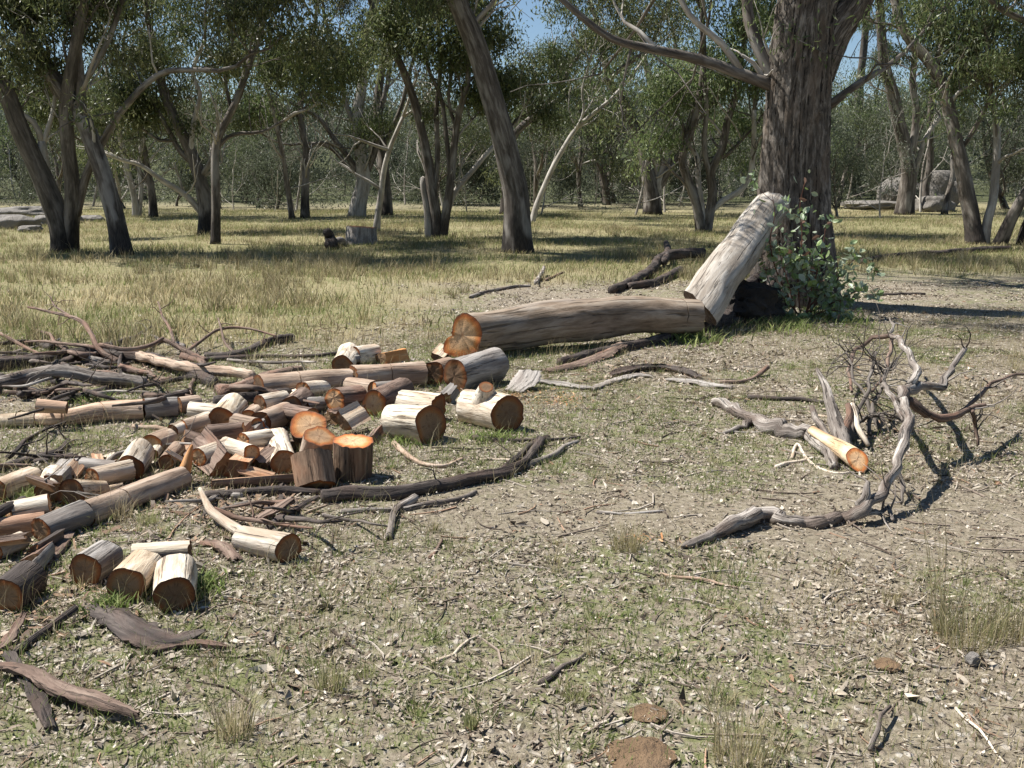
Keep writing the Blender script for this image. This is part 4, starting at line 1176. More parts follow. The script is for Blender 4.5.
for i, (lab, pts, r) in enumerate([
    ("grey split stick lying under the long reddish slab", [(205, 513), (228, 508), (250, 502)], 4),
    ("dark flat stake slanting under the standing brown round", [(270, 528), (290, 512), (318, 498)], 5),
    ("long thin stick slanting to the standing rounds", [(278, 530), (300, 516), (330, 504)], 1.8),
    ("dark limb lying beneath the reddish slab", [(205, 497), (240, 494), (280, 492), (320, 492)], 6),
    ("forked brown twig on bare ground at centre", [(430, 557), (440, 546), (442, 539)], 2),
    ("single thin stick lying on the litter right of the bare patch", [(597, 512), (630, 513), (664, 511)], 2),
    ("bleached stick on the litter below the dead limb", [(660, 574), (690, 578), (718, 584), (738, 588)], 1.8),
    ("dark mossy stick lying before the grass clump at centre", [(540, 684), (560, 672), (586, 654)], 3.5),
    ("short pale twig lying at lower centre", [(430, 664), (452, 653), (478, 636)], 2.5),
    ("thin yellow twig lying at the lower right", [(956, 708), (978, 732), (1004, 762)], 1.8),
    ("small forked twig standing at lower right", [(870, 750, .01), (876, 728, .05), (890, 706, .04)], 3),
    ("thin twig on the grass left of the lone cream log's end", [(300, 636), (320, 628), (345, 622)], 1.5),
    ("grey stick poking out behind the fallen log", [(470, 297), (490, 291), (512, 287), (530, 286)], 2),
    ("short pale stub standing in the litter behind the fallen log", [(536, 283), (541, 274, .1), (544, 267, .18)], 2.4),
    ("thin stick lying right of the short pale stub", [(546, 280), (556, 275), (564, 272)], 1.4),
]):
    stick(lab, "stick", pts, r, r * .6, ['bleached', 'dark', 'tan', 'dark', 'brown', 'bleached', 'tan', 'dark', 'pale', 'pale', 'bleached', 'brown', 'bleached', 'bleached', 'brown'][i], 'stick')
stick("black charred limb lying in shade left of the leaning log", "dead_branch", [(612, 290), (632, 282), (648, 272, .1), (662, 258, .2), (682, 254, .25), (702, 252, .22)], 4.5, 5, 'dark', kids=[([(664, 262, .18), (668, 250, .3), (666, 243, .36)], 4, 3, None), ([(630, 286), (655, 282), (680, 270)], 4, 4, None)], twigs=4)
stick("dark low limb on the ground right of the regrowth", "dead_branch", [(862, 262), (890, 257), (930, 254), (975, 250), (1010, 249)], 3, 3.5, 'dark')
stick("thin fallen twig right of the leafy regrowth", "stick", [(866, 296), (890, 294), (925, 294)], 1.8, 1.2, 'dark', 'stick')

def slab(label, pts, w, bk='dark', curl=1.0, lift=.0, th=.012, cat='bark', group='loose sheets of bark', name='bark_slab', flip=1, roll=0.0, split='split'):
    """curled sheet of bark; w: widths in px along the line"""
    STN[0] += 1; rng = np.random.default_rng(900 + STN[0])
    q = [gpt(p[0], p[1], (p[2] if len(p) > 2 else 0.012) + lift) for p in pts]
    ww = [a * mpp(b) for a, b in zip(w, q)]
    p, W = spline(q, ww, .03)
    m = len(p); s = np.concatenate([[0], np.cumsum(np.linalg.norm(np.diff(p, axis=0), axis=1))])
    T = np.gradient(p, axis=0); T /= np.linalg.norm(T, axis=1)[:, None]
    N = np.array([0, 0, 1.0])[None, :] - T * T[:, 2:3]; N /= np.linalg.norm(N, axis=1)[:, None]
    Bn = np.cross(T, N)
    k = 9; a = np.linspace(-1, 1, k)
    A = np.cos(a * curl * 1.2) - np.cos(curl * 1.2); Sx = np.sin(a * curl * 1.2) / math.sin(min(1.5, curl * 1.2))
    loop_y = np.r_[Sx, Sx[::-1]]; loop_z = np.r_[A * .5 + 0, A[::-1] * .5]
    edge = 1 + .10 * rng.normal(0, 1, (m, 2 * k)) * (np.abs(loop_y) > .7) + .08 * np.sin(s[:, None] * 14 + rng.uniform(0, 6))
    tt = np.r_[np.full(k, th), np.zeros(k)]
    cr, sr = math.cos(roll), math.sin(roll)
    yy = W[:, None] * .5 * loop_y[None] * edge; zz = flip * W[:, None] * .5 * loop_z[None] + tt[None] + rng.normal(0, .002, (m, 2 * k))
    if flip < 0: zz += W[:, None] * .12
    y2 = yy * cr - zz * sr; z2 = yy * sr + zz * cr
    z2 = z2 - np.minimum(0, z2.min(1))[:, None]
    V = p[:, None, :] + y2[:, :, None] * Bn[:, None, :] + z2[:, :, None] * N[:, None, :]
    V = V + T[:, None, :] * (rng.normal(0, .012, 2 * k)[None, :, None])
    n = 2 * k
    bco = np.stack([yy, zz, np.tile(s[:, None], (1, n))], -1)
    i = np.arange(m - 1)[:, None] * n; j = np.arange(n)[None, :]; j2 = (j + 1) % n
    F = np.stack([i + j, i + n + j, i + n + j2, i + j2], -1).reshape(-1, 4)
    mi = np.tile((np.arange(n) >= k).astype(int)[None], (m - 1, 1)).ravel()
    if flip < 0: mi = 1 - mi
    caps = []
    for e in (0, m - 1):
        jj = np.arange(k - 1)
        f = np.stack([e * n + jj, e * n + jj + 1, e * n + n - 2 - jj, e * n + n - 1 - jj], -1)
        caps.append(f if e == 0 else f[:, ::-1])
    mb = MB(); mb.add(V.reshape(-1, 3), [F], bco.reshape(-1, 3), None, mi)
    mb.n -= len(V.reshape(-1, 3)); 
    V_, B_, C_ = mb.V.pop(), mb.B.pop(), mb.C.pop()
    mb.add(V_, caps, B_, C_)
    o = mb.build(name, [M[bk], M[split]], None, q[0], sharp=50)
    return tag(o, label, cat, group, 'thing')

slab("wide dark sheet of bark below the foremost cream rounds", [(93, 607), (112, 616), (138, 633), (170, 642), (202, 634)], [14, 30, 40, 30, 12], 'dark', .7, split='brown')
slab("narrow tail of bark trailing right from the wide dark sheet", [(150, 652), (180, 646), (205, 645), (228, 649)], [12, 14, 10, 5], 'brown', .5, split='brown')
slab("long reddish strip of bark at the lower left corner", [(-6, 668), (28, 673), (58, 690), (98, 702), (138, 717)], [12, 16, 20, 20, 7], 'brown', .8, split='split', lift=.03)
slab("dark drooping strip of bark under the reddish one", [(8, 655, .03), (24, 678), (38, 700), (50, 730)], [10, 14, 16, 10], 'dark', .8, split='brown')
slab("small dark strip of bark leaning at the left edge", [(-4, 652), (10, 640), (24, 616, .05)], [10, 12, 5], 'brown', .7, split='split')
stick("black stick slanting up to the wide dark bark sheet", "stick", [(12, 656), (32, 640), (54, 625), (76, 608, .05)], 4, 4, 'dark', 'stick')
slab("rounded grey plate of bark leaning beside the white round with the stub", [(513, 392), (524, 383, .06), (530, 372, .14)], [22, 30, 20], 'grey', .5, split='grey')
slab("dark strip of bark lying right of the rounded grey plate", [(535, 381), (560, 384), (585, 388), (600, 388)], [10, 14, 10, 6], 'grey', .6, split='brown')
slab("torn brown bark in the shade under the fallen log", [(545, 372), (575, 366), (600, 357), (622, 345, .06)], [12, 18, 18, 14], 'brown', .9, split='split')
slab("thin pale-edged bark strip left of the dark trough", [(590, 390), (612, 382), (635, 376), (650, 377)], [7, 10, 10, 6], 'grey', .8, split='tan')
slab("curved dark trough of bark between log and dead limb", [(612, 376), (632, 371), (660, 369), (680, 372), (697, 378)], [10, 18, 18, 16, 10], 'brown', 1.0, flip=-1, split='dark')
slab("grey bark piece with a pale edge right of the dark trough", [(668, 380), (690, 382), (712, 386), (732, 388)], [10, 15, 14, 8], 'grey', .8, split='palesplit')
slab("reddish-brown flake of bark lying among the rounds", [(205, 543), (222, 548), (236, 560)], [10, 16, 12], 'brown', .8, split='split')
slab("tan slab of bark leaning under the standing brown round", [(258, 520), (276, 510, .05), (292, 500, .1)], [12, 18, 16], 'brown', .5, split='split')
slab("dark bark piece in the brush under the arching pale bough", [(20, 398), (50, 394), (80, 390)], [10, 14, 8], 'dark', .8, split='brown')
slab("dark bark strip left of the grey shaded block", [(30, 462), (52, 460), (72, 456)], [10, 16, 10], 'dark', .8, split='brown')
slab("brown bark plate lying in the left logs by the weathered billet", [(52, 560), (62, 545), (70, 535)], [8, 14, 10], 'brown', .7, split='split')

# ------------------------------------------------------------------ more split pieces heaped between the rounds
for lab, p1, p2, r1, r2, kd, bk, sp, roll, h1, h2 in [
    ("dark split chunk wedged between the long reddish billet and the white dark-footed round", (262, 466), (277, 452), 10, 9, 'wedge', 'dark', 'brown', 1.0, .06, .12),
    ("dark wedge lying under the two tilted orange-topped rounds", (296, 446), (306, 438), 10, 9, 'wedge', 'dark', 'brown', .3, None, None),
    ("brown block in shadow under the round with the grey heart", (330, 418), (342, 414), 11, 10, 'wedge', 'brown', 'brown', -.4, None, None),
    ("grey fibrous chunk beside the pinkish-grey log's dark end", (252, 434), (262, 424), 9, 8, 'wedge', 'grey', 'grey', .6, .10, .12),
    ("brown split piece propped on the split length with the cream face", (240, 440), (252, 428), 9, 8, 'half', 'brown', 'split', 1.2, .09, .14),
    ("dark stub in the gap left of the white-topped round's dark foot", (262, 474), (276, 470), 9, 9, 'half', 'dark', 'dark', .8, None, None),
    ("reddish wedge at the foot of the dark split half", (196, 470), (210, 478), 9, 8, 'wedge', 'brown', 'split', -.8, None, None),
    ("brown half log below the white-topped twin rounds' left ends", (378, 424), (388, 414), 9, 8, 'half', 'brown', 'split', .4, None, None),
    ("dark billet crosswise between the left boughs and the hollow grey piece", (150, 442), (178, 440), 6, 6, 'half', 'dark', 'brown', .2, None, None),
    ("narrow tan billet leaning on the dark split half's right side", (224, 470), (214, 452), 7, 7, 'wedge', 'tan', 'split', .9, .05, .16),
    ("brown bark-covered half below the smooth brightest round", (214, 446), (230, 446), 8, 8, 'half', 'brown', 'split', -.6, None, None),
    ("dark split block behind the weathered billet at lower left", (36, 560), (52, 548), 11, 10, 'wedge', 'dark', 'brown', .2, None, None),
    ("brown wedge under the pale stub at the left edge", (4, 566), (20, 556), 10, 9, 'wedge', 'brown', 'split', .5, None, None),
    ("pale split chip lying right of the flared crotch piece", (106, 490), (120, 486), 6, 5, 'wedge', 'tan', 'palesplit', .4, None, None),
    ("small pale flake of split wood between the grey block and cream round", (106, 459), (119, 455), 5, 5, 'half', 'pale', 'palesplit', .2, None, None),
    ("dark chunk of bough between the round with dark red end and the grey block", (70, 478), (80, 466), 9, 8, 'wedge', 'dark', 'split', 1.4, .06, .12),
    ("brown split billet behind the standing rounds, under the grey heart round", (322, 440), (330, 428), 9, 9, 'wedge', 'brown', 'orange', .8, .05, .1),
    ("dark bark-covered wedge just left of the larger white-topped round", (372, 440), (380, 430), 7, 6, 'wedge', 'dark', 'brown', .3, None, None),
    ("splintered dark chunk between the left round of the white twins and the stubbed one", (447, 398), (455, 388), 8, 6, 'wedge', 'dark', 'grey', .9, .05, .12),
]:
    if lab.startswith(('narrow tan billet', 'dark stub in', 'brown half log below', 'reddish wedge at', 'brown split billet behind', 'brown wedge under')): continue
    log(lab, p1, p2, r1, r2, kind=kd, bk=bk, split=sp, roll=roll, h1=h1, h2=h2, lump=.09, jag=.012)

# ------------------------------------------------------------------ stumps, boulders, clods
def stump(label, px, py, rpx, hpx, bk='grey', group=None):
    STN[0] += 1; rng = np.random.default_rng(900 + STN[0])
    b = gpt(px, py); r = rpx * mpp(b); h = hpx * mpp(b)
    mb = MB(); p, rr = tube(mb, [b - np.array([0, 0, .1]), b + np.array([0, 0, h * .5]), b + np.array([.02, 0, h])], [r * 1.1, r, r * .97], 36, .06, .07, rng, ridges=18, ridge_amp=.08, tip=False, flare=.2)
    o = mb.build('tree_stump', M[bk], None, b)
    tag(o, label, "stump", group)
    V = mb.V[0][-36:]; t = np.linspace(0, 2 * np.pi, 36, endpoint=False)
    cut_face(V, np.stack([np.cos(t), np.sin(t)], 1), V.mean(0), np.array([0, 0, 1.0]), 1, b, o, rng)
    return o
stump("wide grey sawn stump standing in the dry grass beyond the log", 362, 244, 13, 17)
stick("charred knobbly stump remnant left of the wide grey stump", "burnt_stump", [(331, 245), (330, 238, .25), (327, 232, .5)], 6, 4, 'dark', 'stump', kids=[([(334, 243, .1), (340, 240, .22), (344, 242, .12)], 4, 3, 'grey')])

def boulder(label, px, py, wpx, hpx, seed, flat=1.0, name='boulder', mat='rock', group=None, dpth=1.0, cat='rock'):
    b = gpt(px, py); m = mpp(b); rx = wpx / 2 * m; rz = hpx * m / 1.7
    bm = bmesh_sphere()
    V = np.array(bm[0]); F = bm[1]
    out = []
    off = Vector((seed * 7.3, seed * 3.1, seed * 1.7))
    for v in V:
        w = Vector(v)
        n = mnoise.noise(w * 1.1 + off) * .28 + mnoise.noise(w * 2.6 + off) * .12 + mnoise.noise(w * 7 + off) * .04
        if mat == 'hollow_shade': n = n * 1.3 + mnoise.noise(w * 4.5 + off) * .22 + mnoise.noise(w * 11 + off) * .1
        q = w * (1 + n)
        q = Vector((max(-.92, min(.92, q.x)), max(-.95, min(.95, q.y)), min(q.z, .86))) if mat == 'rock' else q
        out.append((q.x * rx, q.y * rx * dpth, q.z * rz + rz * .55))
    mb = MB(); mb.add(np.array(out) + b, F)
    o = mb.build(name, M[mat], None, b, sharp=55)
    return tag(o, label, cat, group)
_bs = None
def bmesh_sphere():
    global _bs
    if _bs is None:
        import bmesh
        bm = bmesh.new(); bmesh.ops.create_icosphere(bm, subdivisions=4, radius=1)
        bm.verts.index_update()
        _bs = ([tuple(v.co) for v in bm.verts], np.array([[v.index for v in f.verts] for f in bm.faces])); bm.free()
    return _bs
boulder("big rounded granite boulder, left and nearest of the group", 900, 206, 46, 34, 1)
boulder("tall granite boulder behind, its top above the others", 938, 206, 42, 42, 2)
boulder("low granite boulder lying before the tall one", 934, 211, 40, 18, 3)
boulder("flat granite slab lying in the grass left of the boulders", 872, 208, 60, 9, 4, name='boulder')
for i, (lab, px, py, w, h) in enumerate([
    ("long low granite outcrop at the left edge of the paddock", 14, 228, 56, 16),
    ("rubbly granite rock right of the long outcrop", 50, 226, 30, 13),
    ("small granite rock farthest right of the left outcrop", 92, 221, 26, 7),
    ("granite ledge behind the long left outcrop", 30, 217, 60, 13),
    ("angular granite block on the right of the rubbly rock", 72, 223, 24, 12),
    ("low granite lump before the long left outcrop", 30, 232, 26, 8),
    ("grey granite block behind the angular one", 66, 215, 30, 9),
]):
    boulder(lab, px, py, w, h, 11 + i, dpth=.7)
boulder("brown earth clod, larger of two at the bottom", 640, 758, 66, 8, 21, name='earth_clod', mat='clod', cat='clod')
boulder("brown earth clod, smaller one behind the larger", 648, 715, 40, 5, 22, name='earth_clod', mat='clod', cat='clod')
boulder("small grey stone at the foot of the tall grass clump", 972, 664, 15, 14, 23, name='stone')
boulder("small brown stone flat on the litter at lower right", 888, 668, 26, 9, 24, name='stone', mat='clod')

# ------------------------------------------------------------------ blue-green regrowth at the foot of the massive tree
def regrowth():
    rng = np.random.default_rng(77)
    b = gpt(806, 312)
    root = tag(empty("sapling_regrowth", b), "bushy blue-green leafy regrowth at the foot of the massive tree", "shrub")
    st = MB(); C = []
    Yf = b[1] - .95
    stems = [[(800, 312), (798, 280), (802, 240), (800, 205), (806, 178)], [(806, 312), (815, 280), (822, 250), (826, 225)], [(808, 312), (830, 290), (845, 268), (856, 258)],
             [(810, 312), (835, 302), (858, 290), (868, 283)], [(796, 314), (790, 290), (782, 262), (776, 235)], [(798, 314), (786, 300), (770, 285), (764, 262)],
             [(796, 316), (780, 318), (762, 322), (750, 325)], [(806, 314), (812, 296), (808, 270), (812, 250)], [(812, 316), (828, 310), (842, 312)], [(802, 314), (794, 330), (780, 328)],
             [(806, 312), (818, 296), (834, 282), (838, 262)], [(790, 300), (776, 270), (770, 240), (775, 215), (772, 195)]]
    dens = [36, 50, 70, 70, 26, 26, 80, 85, 70, 55, 75, 30]
    for s_, d in zip(stems, dens):
        dy = rng.uniform(-.5, .1)
        q = [P(x, y, Yf + dy * i / len(s_)) for i, (x, y) in enumerate(s_)]
        q = [np.array([a[0], a[1], max(a[2], gz(a[0], a[1]) - .02)]) for a in q]
        p, r = tube(st, q, np.linspace(.014, .004, len(q)), 5, .1, .05, rng)
        k = rng.integers(len(p) // 4, len(p), d)
        C.append(p[k] + rng.normal(0, .11, (d, 3)))
        for _ in range(4):
            a = p[rng.integers(len(p) // 3, len(p))]; e = a + rng.normal(0, .14, 3)
            tube(st, [a, (a + e) / 2 + rng.normal(0, .02, 3), e], [.005, .004, .002], 4, .1, .05, rng)
            C.append(e + rng.normal(0, .06, (14, 3)))
    C = np.vstack(C); k = len(C)
    C[:, 2] = np.maximum(C[:, 2], gh(C[:, 0], C[:, 1]) + .03)
    st.build("stems", M['regstem'], root, b)
    d = rng.normal(0, 1, (k, 3)) + np.array([0, -.3, -.3]); d /= np.linalg.norm(d, axis=1)[:, None]
    q = rng.normal(0, 1, (k, 3)); w = np.cross(d, q); w /= np.linalg.norm(w, axis=1)[:, None]; nn = np.cross(d, w)
    L = rng.uniform(.07, .15, (k, 1)); W = L * rng.uniform(.4, .75, (k, 1))
    pts = [(0, 0, 0), (.3, .45, .06), (.7, .4, .08), (1, 0, 0), (.7, -.4, .08), (.3, -.45, .06)]
    V = np.stack([C + d * L * a + w * W * bb + nn * L * c for a, bb, c in pts], 1).reshape(-1, 3)
    i = np.arange(k)[:, None] * 6
    F = np.concatenate([i + np.array([0, 1, 2, 3]), i + np.array([0, 3, 4, 5])])
    pal = np.array([(.31, .37, .24), (.22, .30, .13), (.42, .48, .36), (.22, .31, .10), (.24, .14, .10)])
    col = pal[rng.choice(5, k, p=[.34, .26, .2, .16, .04])] * rng.uniform(.75, 1.2, (k, 1))
    lf = MB(); lf.add(V, F, None, np.repeat(col, 6, 0)); lf.build("foliage", M['regrowth'], root, b, smooth=False)
M['regstem'] = bark("red_stem", (.12, .05, .035), (.20, .09, .06), (.26, .14, .1), 20, .2, None, 0, .3)
regrowth()

# ------------------------------------------------------------------ grass tufts that stand out
def blades(mb, base, h, lean, w, col, rng, seg=2, tipcol=None):
    """bent grass blades: base (k,3), height (k,), lean (k,2) horizontal reach, width (k,)"""
    k = len(base)
    a = rng.uniform(0, 2 * np.pi, k)
    side = np.stack([np.cos(a), np.sin(a), np.zeros(k)], 1) * w[:, None] * .5
    ln = np.concatenate([lean, np.zeros((k, 1))], 1)
    mid = base + ln * .35; mid[:, 2] += h * .6
    tip = base + ln; tip[:, 2] += h
    V = np.stack([base - side, base + side, mid + side * .75, mid - side * .75, tip], 1).reshape(-1, 3)
    i = np.arange(k)[:, None] * 5
    c = np.repeat(col, 5, 0)
    mb.add(V, [i + np.array([0, 1, 2, 3]), i + np.array([3, 2, 4])], None, c)
STRAW = np.array([(.49, .42, .255), (.40, .335, .195), (.31, .25, .145), (.58, .51, .345), (.21, .165, .10)])
GREEN = np.array([(.15, .20, .06), (.20, .245, .085), (.115, .155, .045), (.27, .30, .12)])
OLIVE = np.array([(.215, .205, .09), (.30, .26, .14), (.17, .18, .07), (.37, .32, .19)])
def tuft(label, px, py, rpx, hpx, n, pal, seed, spread=.5, wmm=4, group='grass tufts in the foreground'):
    rng = np.random.default_rng(seed); b = gpt(px, py); m = mpp(b)
    r = rpx * m; H = hpx * m
    a = rng.uniform(0, 6.28, n); q = r * np.sqrt(rng.random(n)) * .7
    base = np.stack([b[0] + q * np.cos(a), b[1] + q * np.sin(a), np.zeros(n)], 1); base[:, 2] = gh(base[:, 0], base[:, 1]) - .005
    n = int(n * .62); a = a[:n]; base = base[:n]
    h = H * rng.beta(1.6, 2.2, n) * 1.15
    lean = np.stack([np.cos(a), np.sin(a)], 1) * (h * spread * rng.uniform(.1, 1.3, n))[:, None] + rng.normal(0, .22, (n, 2)) * h[:, None]
    mb = MB(); blades(mb, base, h, lean, np.full(n, wmm * .75 / 1000) * rng.uniform(.6, 1.3, n), (pal[rng.integers(0, len(pal), n)] * .75 + STRAW[rng.integers(0, 5, n)] * .4) * rng.uniform(.7, 1.25, (n, 1)), rng)
    o = mb.build("grass_tuft", M['blade'], None, b, smooth=False)
    tag(o, label, "grass tuft", group)
tuft("olive rushy grass clump at the edge of the bare soil, centre", 626, 550, 22, 42, 330, OLIVE, 1, .35)
tuft("tall dry seeding grass, thin stalks rising high by the right edge", 942, 632, 16, 215, 60, OLIVE * .6, 2, .20, 5)
tuft("broad green-brown grass clump round the foot of the tall stalks", 965, 640, 48, 66, 620, np.vstack([OLIVE, GREEN[:1]]), 3, .45)
tuft("grass clump at the right edge behind the pale stone", 1012, 638, 36, 66, 420, OLIVE, 4, .4)
tuft("large wispy grass clump at the bottom, right of the brown clods", 742, 762, 44, 76, 420, np.vstack([OLIVE, STRAW[:2]]), 5, .45)
tuft("bright green little tuft at bottom centre", 470, 728, 10, 28, 70, GREEN, 6, .25, 9)
tuft("short lush green tuft left of the bottom centre", 366, 676, 16, 20, 260, GREEN, 7, .5)
tuft("green tuft behind the small brown clod", 575, 700, 18, 24, 260, GREEN, 8, .5)
tuft("wispy straw tuft near the lower left reddish bark", 235, 735, 26, 66, 320, np.vstack([OLIVE, STRAW]), 9, .35)
tuft("wispy grass clump below the wide dark bark sheet", 330, 690, 22, 46, 300, np.vstack([OLIVE, GREEN]), 10, .4)
tuft("straw-coloured tuft beside the splintered long tan log", 118, 520, 18, 40, 200, STRAW, 11, .6)
tuft("green tuft in front of the splintered long tan log", 148, 524, 14, 26, 220, GREEN, 12, .5)
tuft("small olive tuft on the bare soil at right", 890, 602, 12, 26, 140, OLIVE, 13, .4)
tuft("thin dry stalks standing in the litter left of the dead limb", 590, 655, 14, 60, 60, OLIVE, 14, .25)

# ------------------------------------------------------------------ what nobody could count: grass, litter, twigs, chips
rng = np.random.default_rng(2024)
def scatter(n, y0, y1, margin=2.4, power=1.0):
    n = int(n * 1.2)
    y = y0 + (y1 - y0) * rng.random(n) ** power
    # even density over the wedge in view
    keep = rng.random(n) < (y * .53 + margin) / (y1 * .53 + margin)
    y = y[keep]; x = rng.uniform(-1, 1, len(y)) * (y * .53 + margin)
    return x, y
WIND = np.array([.15, -.05])
NEARL = lambda x, y: 1 + 1.2 * sstep(.3, -.8, x) * sstep(6, 4, y)
def grass_layer(name, label, n, y0, y1, dens, hr, wr, pal, cat="grass", alt=None, altk=1.1):
    x, y = scatter(n, y0, y1)
    s, g, b = zones(x, y)
    k = rng.random(len(x)) < dens(x, y, s, g, b)
    x, y, g = x[k], y[k], g[k]; k = len(x)
    base = np.stack([x, y, gh(x, y) - .005], 1)
    h = rng.uniform(*hr, k) * (.6 + .8 * fbm(x / .7, y / .7, 91)); a = rng.uniform(0, 6.28, k)
    lean = np.stack([np.cos(a), np.sin(a)], 1) * (h * rng.uniform(.1, .9, k))[:, None] + WIND * h[:, None]
    col = pal[rng.integers(0, len(pal), k)] * rng.uniform(.8, 1.2, (k, 1)) * (.45 + .6 * fbm(x / 2.2, y / 2.2, 93) + .5 * fbm(x / .5, y / .5, 94))[:, None]
    if alt is not None:
        m = rng.random(k) < np.clip(g * altk, 0, .9)
        col[m] = alt[rng.integers(0, len(alt), m.sum())] * rng.uniform(.8, 1.2, (m.sum(), 1))
    mb = MB(); blades(mb, base, h, lean, rng.uniform(*wr, k), col, rng)
    o = mb.build(name, M['blade'], smooth=False)
    print(name, k)
    tag(o, label, cat, kind="stuff")
grass_layer("grass", "tall dry straw grass across the paddock under the trees", 620000, 11, 60, lambda x, y, s, g, b: s * (.25 + .75 * sstep(.38, .6, fbm(x / 1.8, y / 1.8, 95))) * (1 - .55 * sstep(26, 34, y) * sstep(.4, .6, fbm(x / 7, y / 4, 151))), (.05, .19), (.007, .018), np.vstack([STRAW, OLIVE[1:2], OLIVE[3:]]), alt=np.vstack([GREEN, OLIVE, OLIVE]), altk=.8)
grass_layer("grass", "sparse short dry and green grass among the leaf litter", 420000, 2.4, 17, lambda x, y, s, g, b: (.24 + .70 * sstep(.40, .62, fbm(x / .55, y / .55, 97)) * sstep(.34, .58, fbm(x / 2.6, y / 2.6, 99))) * NEARL(x, y) * (1 - .9 * b), (.012, .075), (.0022, .0045), np.vstack([OLIVE * 1.1, STRAW]), alt=GREEN)
grass_layer("grass", "thin wispy dry stalks standing over the near ground", 36000, 2.4, 14, lambda x, y, s, g, b: sstep(.45, .65, fbm(x / .9, y / .9, 131)) * (1 - .8 * b), (.10, .26), (.0015, .003), np.vstack([STRAW, OLIVE]))
grass_layer("grass", "low green weeds scattered in patches over the litter", 190000, 2.4, 15, lambda x, y, s, g, b: (g * .75 + .05) * (1 - b), (.01, .035), (.005, .011), GREEN)

LITTER = np.array([(.60, .57, .52), (.48, .445, .395), (.36, .32, .27), (.23, .185, .145), (.12, .095, .075), (.72, .69, .65), (.30, .19, .13)])
LP = [.2, .22, .21, .15, .09, .10, .03]
def litter(name, label, n, y0, y1, Lr, asp, dens, power=1.0):
    x, y = scatter(n, y0, y1, power=power)
    s, g, b = zones(x, y)
    k = rng.random(len(x)) < dens(x, y, s, g, b)
    x, y = x[k], y[k]; k = len(x)
    p = np.stack([x, y, gh(x, y) + rng.uniform(.002, .016, k)], 1)
    a = rng.uniform(0, 6.28, k)
    d = np.stack([np.cos(a), np.sin(a), rng.normal(0, .28, k)], 1); d /= np.linalg.norm(d, axis=1)[:, None]
    roll = rng.normal(0, .5, k)
    sd = np.stack([-np.sin(a), np.cos(a), np.zeros(k)], 1); up = np.cross(d, sd)
    w = sd * np.cos(roll)[:, None] + up * np.sin(roll)[:, None]; nn = np.cross(d, w)
    L = rng.uniform(*Lr, (k, 1)) * rng.choice([.6, 1, 1, 1.5], (k, 1)); W = L * rng.uniform(*asp, (k, 1))
    curl = rng.normal(0, .22, (k, 1)); bend = rng.normal(0, .15, (k, 1))
    V = np.stack([p - d * L * .5 + nn * L * curl, p + w * W * .5 + sd * L * bend * .5 - d * L * .12, p + d * L * .28 + w * W * .38 + sd * L * bend * .4, p + d * L * .5 + nn * L * curl,
                  p + d * L * .22 - w * W * .4 + sd * L * bend * .4, p - w * W * .5 + sd * L * bend * .5 - d * L * .12], 1).reshape(-1, 3)
    i = np.arange(k)[:, None] * 6
    F = np.concatenate([i + np.array([0, 1, 2, 5]), i + np.array([2, 3, 4, 5])])
    col = LITTER[rng.choice(len(LITTER), k, p=LP)] * np.array([.76, .70, .61]) * rng.uniform(.6, 1.2, (k, 1))
    mb = MB(); mb.add(V, F, None, np.repeat(col, 6, 0))
    o = mb.build(name, M['litter'], smooth=False)
    print(name, k)
    tag(o, label, "leaf litter", kind="stuff")
patch = lambda x, y: (.12 + .88 * sstep(.40, .60, fbm(x / .55, y / .55, 111))) * (.45 + .55 * sstep(.35, .55, fbm(x / 2.4, y / 2.4, 117)))
litter("leaf_litter", "dry grey and brown gum leaves strewn over the near ground", 170000, 2.4, 9, (.018, .055), (.10, .30), lambda x, y, s, g, b: .62 * patch(x, y) * (1 - .8 * b))
litter("leaf_litter", "pale dead leaves and bark flakes littering the ground round the logs", 150000, 9, 22, (.025, .06), (.25, .5), lambda x, y, s, g, b: patch(x, y) * (1 - .85 * b) * (1 - .93 * s))
litter("leaf_litter", "larger curled dead leaves and bark flakes lying here and there near by", 9000, 2.4, 12, (.045, .09), (.15, .4), lambda x, y, s, g, b: patch(x, y) * (1 - .7 * b))
litter("leaf_litter", "fine dry leaf crumbs on the bare trodden soil", 90000, 2.4, 9, (.008, .024), (.3, .7), lambda x, y, s, g, b: .8 + 0 * x)

